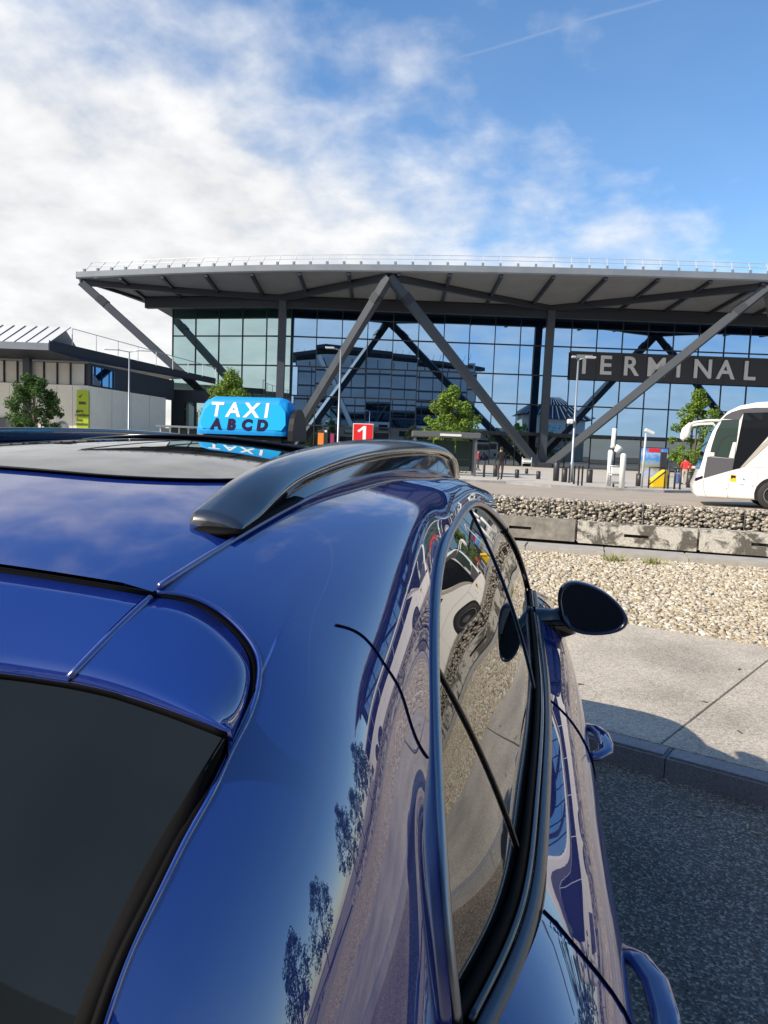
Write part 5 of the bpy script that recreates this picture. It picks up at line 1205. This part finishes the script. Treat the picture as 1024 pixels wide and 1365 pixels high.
po=empty('poster_panel',V((a0_+a1_)/2,62,PLZ),R_(YAW),'large colourful advertising poster by the terminal entrance','poster'); hw=(a1_-a0_)/2; hz=p0.z-PLZ
zb0=p1.z-PLZ; box('print',(0,0,(hz+zb0)/2),(2*hw,.08,hz-zb0),poster_mat(),po); box('frame',(0,.1,hz/2),(2*hw+.25,.1,hz+.15),MT['bollard'],po)
box('headline',(-.05,-.06,hz*.93),(hw*.9,.02,.3),MT['red'],po); box('totem',(hw*.55,-.5,1.05),(hw*.45,.2,2.1),MT['bollard'],po)
# bus shelter
s0,s1=P(549,582,45),P(638,590,45); a0_=s0.x*CY+s0.y*SY; a1_=s1.x*CY+s1.y*SY
sh=empty('bus_shelter',V((a0_+a1_)/2,45,PLZ),R_(YAW),'grey flat-roofed bus shelter in front of the terminal','shelter'); L=a1_-a0_; zt_=2.38
box('roof',(0,0,zt_+.1),(L,1.6,.34),MT['shelter'],sh,bevel=.03); box('light_strip',(L*.0+0.25,-.82,zt_+.08),(1.3,.03,.14),MT['strip'],sh)
for x in (-L/2+.2,L/2-.25):
    for y in (-.6,.6): box('post',(x,y,zt_/2),(.13,.13,zt_),MT['shelter'],sh)
for k in range(3): box('glass_panel',(-L/2+L*(k+.5)/3,.66,1.2),(L/3-.08,.03,1.9),MT['clear'],sh)
box('bench',(-.4,.4,.45),(2.2,.35,.07),MT['shelter'],sh); box('bench_leg',(-1.2,.4,.22),(.08,.3,.42),MT['shelter'],sh); box('bench_leg',(.4,.4,.22),(.08,.3,.42),MT['shelter'],sh)
# red stop number sign
p0=P(484,577,38); rs=empty('stop_number_sign',(p0.x,p0.y,PLZ),R_(YAW),'small red square sign with a white figure 1','sign')
zc0=p0.z-PLZ; box('border',(0,0,zc0),(1.08,.06,.98),MT['strip'],rs); box('face',(0,-.035,zc0),(1.0,.03,.90),MT['red'],rs)
mesh('figure',[(x,-.056,zc0+z) for x,z in ((-.30,.10),(.02,.36),(.16,.36),(.16,-.45),(-.01,-.45),(-.01,.17),(-.22,.02))],[tuple(range(7))],MT['white'],rs)
bars('pole',[((0,.06,0),(0,.06,zc0+.2))],.05,MT['polegrey'],rs)
# totems near the shelter
p0=P(428,578,46); o=empty('orange_panel',(p0.x,p0.y,PLZ),R_(YAW),'small orange panel on a dark post beside the taxi sign','panel'); box('face',(0,0,1.95),(.36,.1,.75),MT['orange'],o); box('frame',(0,.06,1.3),(.44,.1,2.4),MT['bollard'],o)
p0=P(433.5,574,47); o=empty('ticket_column',(p0.x,p0.y,PLZ),R_(YAW),'black column with a white cap behind the orange panel','column'); box('column',(0,0,1.2),(.34,.3,2.4),MT['bollard'],o); box('cap',(0,0,2.46),(.26,.26,.14),MT['whitepost'],o)
p0=P(443,580,47); o=empty('magenta_panel',(p0.x,p0.y,PLZ),R_(YAW),'narrow dark magenta panel right of the orange one','panel'); box('face',(0,-.02,1.7),(.22,.1,1.2),MT['magenta'],o); box('frame',(0,.05,1.2),(.34,.1,2.3),MT['bollard'],o)
# long low canopy left of the taxi sign
p0,p1=P(213,568,50),P(268,570,50); a0_=p0.x*CY+p0.y*SY; a1_=p1.x*CY+p1.y*SY; o=empty('low_canopy',V((a0_+a1_)/2,50,PLZ),R_(YAW),'long low pale canopy on thin posts left of the taxi sign','canopy'); L=a1_-a0_; z_=p0.z-PLZ
box('roof',(0,0,z_),(L,1.2,.12),MT['fascia'],o)
for k in range(5): box('post',(-L/2+.15+(L-.3)*k/4,0,z_/2),(.08,.08,z_),MT['galv'],o)
for k in range(4): box('glass_panel',(-L/2+.15+(L-.3)*(k+.5)/4,.05,z_*.55),((L-.3)/4-.1,.02,z_*.8),MT['clear'],o)
p0=P(378,585,55)
# white crates trolley near strut
g=PB(703,70,PLZ); o=empty('luggage_trolley',g,R_(YAW),'white luggage trolley in the shade left of the steel strut foot','trolley')
bars('frame',[((-.45,0,0),(-.45,0,1.2)),((.45,0,0),(.45,0,1.2)),((-.45,0,1.0),(.45,0,1.0)),((-.45,0,.6),(.45,0,.6))],.035,MT['galv'],o); box('tray',(0,0,.8),(.8,.4,.22),MT['strip'],o)
for i,(px,py,l,w_) in enumerate(((773,913,.03,'nearest the front door handle'),(986,893,.022,'above the slab joint at the right'),(986,976,.026,'in the shade line by the kerb'),(939,936,.02,'closest to the slab joint'))):
    g=G(px,py,PAVZ); v,f=tube_vf([(-l,0,.004),(0,.006,.007),(l,-.002,.004)],[(.005,.003),(.007,.004),(.002,.002)],6); o=mesh('dry_twig',v,f,MT['bark'],None,True); o.location=(g.x,g.y,PAVZ); o.rotation_euler=(0,0,i*.9)
    tag(o,'tiny dark dry twig on the pavement, '+w_,'twig','twigs on the pavement')
# litter on the asphalt
for i,(px,py,w) in enumerate(((933,1088,.018),(997,1102,.022),(1006,1110,.018))):
    g=G(px,py,.004); v,f=tube_vf([(-w,0,0),(0,.002,.001),(w,0,0)],.004,6); o=mesh('cigarette_end',v,f,MT['litter'],None,True); o.location=(g.x,g.y,.005); o.rotation_euler=(0,0,i*1.3)
    tag(o,'tiny pale cigarette end on the asphalt below the kerb, %s of three'%('leftmost','middle','rightmost')[i],'litter','litter below the kerb')

# ================================================================== PEOPLE
def person(pos,rz,h,shirt,trousers,label,hair=(.02,.015,.012),skin=(.45,.27,.19),stride=.12,arm=0.1):
    o=empty('person',pos,rz,label,'person')
    k=h/1.75
    J=dict(pel=(0,0,.95),spine=(0,.01,1.15),chest=(0,0,1.36),neck=(0,0,1.50),head=(0,-.02,1.60),top=(0,-.01,1.72),hl=(.10,0,.90),kl=(.11,-stride*.4,.50),al=(.11,stride*.6,.09),fl=(.12,stride*.6-.16,.04),hr=(-.10,0,.90),kr=(-.11,-stride*.2,.50),ar=(-.11,-stride*.9,.09),fr=(-.12,-stride*.9-.16,.04),
      sl=(.19,0,1.42),el=(.26,arm*.4,1.15),wl=(.27,-arm,.92),nl=(.27,-arm-.03,.80),sr=(-.19,0,1.42),er=(-.26,.02,1.15),wr=(-.28,-.08,.92),nr=(-.28,-.1,.80))
    E=[('pel','spine'),('spine','chest'),('chest','neck'),('neck','head'),('head','top'),('pel','hl'),('hl','kl'),('kl','al'),('al','fl'),('pel','hr'),('hr','kr'),('kr','ar'),('ar','fr'),('chest','sl'),('sl','el'),('el','wl'),('wl','nl'),('chest','sr'),('sr','er'),('er','wr'),('wr','nr')]
    rad=dict(pel=(.15,.12),spine=(.14,.10),chest=(.17,.11),neck=(.06,.06),head=(.085,.10),top=(.06,.07),hl=(.09,.09),kl=(.062,.062),al=(.045,.045),fl=(.04,.03),sl=(.065,.065),el=(.045,.045),wl=(.035,.03),nl=(.04,.025))
    for a,b in (('hr','hl'),('kr','kl'),('ar','al'),('fr','fl'),('sr','sl'),('er','el'),('wr','wl'),('nr','nl')): rad[a]=rad[b]
    nm=list(J); me=bpy.data.meshes.new('body'); me.from_pydata([tuple(c*k for c in J[n]) for n in nm],[(nm.index(a),nm.index(b)) for a,b in E],[])
    b=bpy.data.objects.new('body',me); COL.objects.link(b); b.parent=o; md=b.modifiers.new('skin','SKIN')
    for i,n in enumerate(nm): me.skin_vertices[0].data[i].radius=tuple(r*k for r in rad[n]); me.skin_vertices[0].data[i].use_root=(n=='pel')
    b.modifiers.new('sub','SUBSURF').levels=2; b.modifiers['sub'].render_levels=2
    m=bpy.data.materials.new('clothing'); m.use_nodes=True; t=m.node_tree; bs=t.nodes['Principled BSDF']; bs.inputs['Roughness'].default_value=.8
    tc_=t.nodes.new('ShaderNodeTexCoord'); sp_=t.nodes.new('ShaderNodeSeparateXYZ'); t.links.new(tc_.outputs['Object'],sp_.inputs[0]); dv=t.nodes.new('ShaderNodeMath'); dv.operation='DIVIDE'; dv.inputs[1].default_value=h; t.links.new(sp_.outputs[2],dv.inputs[0])
    cr=t.nodes.new('ShaderNodeValToRGB'); cr.color_ramp.interpolation='CONSTANT'; e=cr.color_ramp.elements
    for i,(q,c) in enumerate([(0,(.03,.03,.03)),(.06,trousers),(.555,shirt),(.855,skin)]):
        if i>1: e.new(q)
        e[i].position=q; e[i].color=(*c,1)
    t.links.new(dv.outputs[0],cr.inputs[0]); t.links.new(cr.outputs[0],bs.inputs['Base Color']); me.materials.append(m)
    v,f=ico(2); hv=[(x*.098*k,(y*.11+.01)*k,(1.645+max(z,-.55)*.10)*k) for x,y,z in v if True]; hm=mesh('hair',hv,[tuple(q) for q in f],mat('hair',hair,.7),o,True); hm.location=(0,.022*k,.012*k)
    fv,ff=ico(1); mesh('nose',[(x*.014*k,(-.115+y*.018)*k,(1.60+z*.02)*k) for x,y,z in fv],[tuple(q) for q in ff],MT['skin'],o,True)
    return o
person(PB(612.5,50,PLZ),R_(40),1.72,(.55,.03,.04),(.03,.03,.04),'person in a red top standing inside the bus shelter',hair=(.35,.3,.25))
person(PB(620.5,49,PLZ),R_(-30),1.66,(.30,.42,.60),(.28,.27,.26),'person in a light blue shirt beside the one in red at the shelter')
person(PB(637.5,58,PLZ),R_(100),1.7,(.30,.03,.04),(.03,.03,.05),'distant person in dark red just right of the shelter post')
person(G(666.5,640,PLZ),R_(200),1.82,(.012,.012,.015),(.055,.042,.04),'person in a black jacket and brown trousers among the bollards')
person(G(912,646,PLZ),R_(170),1.66,(.62,.03,.03),(.42,.36,.30),'person in a red shirt and pale trousers with a blue suitcase',stride=.22)
g=G(905.5,645.5,PLZ); o=empty('suitcase',g,R_(YAW),'blue suitcase beside the person in the red shirt','suitcase'); box('shell',(0,0,.36),(.40,.26,.58),MT['suitcase'],o,bevel=.05); bars('handle',[((-.12,.08,.6),(-.12,.08,.95)),((.12,.08,.6),(.12,.08,.95)),((-.12,.08,.95),(.12,.08,.95))],.015,MT['polegrey'],o)
for x in (-.15,.15): v,f=lathe_vf([(.035,-.02),(.04,0),(.035,.02)],8); w=mesh('wheel',v,f,MT['tyre'],o); w.location=(x,0,.045); w.rotation_euler=(0,R_(90),0)

# ================================================================== WHAT THE GLASS REFLECTS: the hall across the car park, trees by the road
oh=empty('car_park_hall',V(-2,-34,0),0,'dark glass hall across the car park, mirrored in the terminal glass','building')
OO=V(-2,-34,0)
def OL(a,b,z): return V(a,b,z)-OO
beam('glass_block',OL(-27,-38,17),OL(25,-38,17),8,22,MT['glassd'],oh)
beam('lower_band',OL(-40,-33,7.0),OL(36,-33,7.0),1.5,3.0,MT['farwall'],oh); beam('ground_floor',OL(-40,-33.6,2.7),OL(36,-33.6,2.7),1.2,5.5,MT['mull'],oh)
for k in range(14): a=-39+k*5.2; beam('window',OL(a,-32.1,7.0),OL(a+2.6,-32.1,7.0),0.2,1.5,MT['glassg'],oh)
for z_ in (11.5,15.5,19.5,23.5): beam('floor_band',OL(-27,-33.9,z_),OL(25,-33.9,z_),0.3,0.5,MT['steel'],oh)
for k in range(14): a=-27+k*4.0; beam('mullion',OL(a,-33.85,9),OL(a,-33.85,27),0.2,0.2,MT['steel'],oh)
v=[OL(-33,-30,27),OL(-18,-27,29),OL(-2,-29,28.2),OL(14,-31,27.5),OL(28,-35,26),OL(28,-46,27),OL(-33,-46,28)]; nv=len(v); mesh('roof',v+[p+Vector((0,0,1.0)) for p in v],[tuple(range(nv)),tuple(range(2*nv-1,nv-1,-1))]+[(i,(i+1)%nv,nv+(i+1)%nv,nv+i) for i in range(nv)],MT['darksteel'],oh)
for k in range(28): a=-31+k*2.0; beam('roof_fin',OL(a,-32,28.6),OL(a+.5,-33,30.4),0.15,0.15,MT['galv'],oh)
for a in (-20,): beam('strut',OL(a,-29,27),OL(a+9,-33,8),1.0,1.0,MT['strip'],oh)
ob2=empty('round_ended_office',V(49,-36,0),0,'pale office with a dark pitched roof, mirrored right of the strut foot','building')
OQ=V(49,-36,0)
def QL(a,b,z): return V(a,b,z)-OQ
prism('wall',[QL(40+9*math.cos(t)-0 if False else a_,b_,0).xy for a_,b_ in ((40,-34),(42,-31.5),(46,-30),(52,-30),(56,-31.5),(58,-34),(58,-44),(40,-44))],0,12.5,MT['farwall'],ob2)
for z_ in (3.2,6.6,10.0):
    for k in range(5): beam('window',QL(45+k*1.7,-29.95,z_),QL(46.3+k*1.7,-29.95,z_),0.12,1.5,MT['glassg'],ob2)
v=[QL(39,-29,12.6),QL(59,-29,12.6),QL(60,-45,12.6),QL(38,-45,12.6),QL(47,-37,19),QL(51,-37,19)]; mesh('roof',v,[(0,1,5,4),(1,2,5),(2,3,4,5),(3,0,4)],MT['darksteel'],ob2)
for k in range(11): beam('roof_rib',QL(39.5+k*1.9,-28.9,12.6),QL(47+k*.4,-36.8,19.1),0.15,0.15,MT['galv'],ob2)
for i,(a,b,h_) in enumerate(((-16,-26,8),(-5,-28,7.4),(11,-26,8.2),(22,-28,7))):
    tree(0,0,0,0,0,MT['leafd'],'tree by the hall across the car park, %s from its left'%('first','second','third','fourth')[i],2600,30+i,'car park trees',pos=V(a,b,0),hh=(h_,2.0,2.4))
for i,(a,b,h_,r_) in enumerate(((24,20,6.5,2.6),(29,14,7.5,3.0),(35,22,7,2.8),(33,6,8,3.2),(27,0,7,2.8))):
    tree(0,0,0,0,0,MT['leafd'],'roadside tree beyond the coach, %s, outside the picture'%('nearest the coach','second','third','fourth','farthest right')[i],2600,50+i,'roadside trees beyond the coach',pos=V(a,b,0),hh=(h_,1.8,r_))
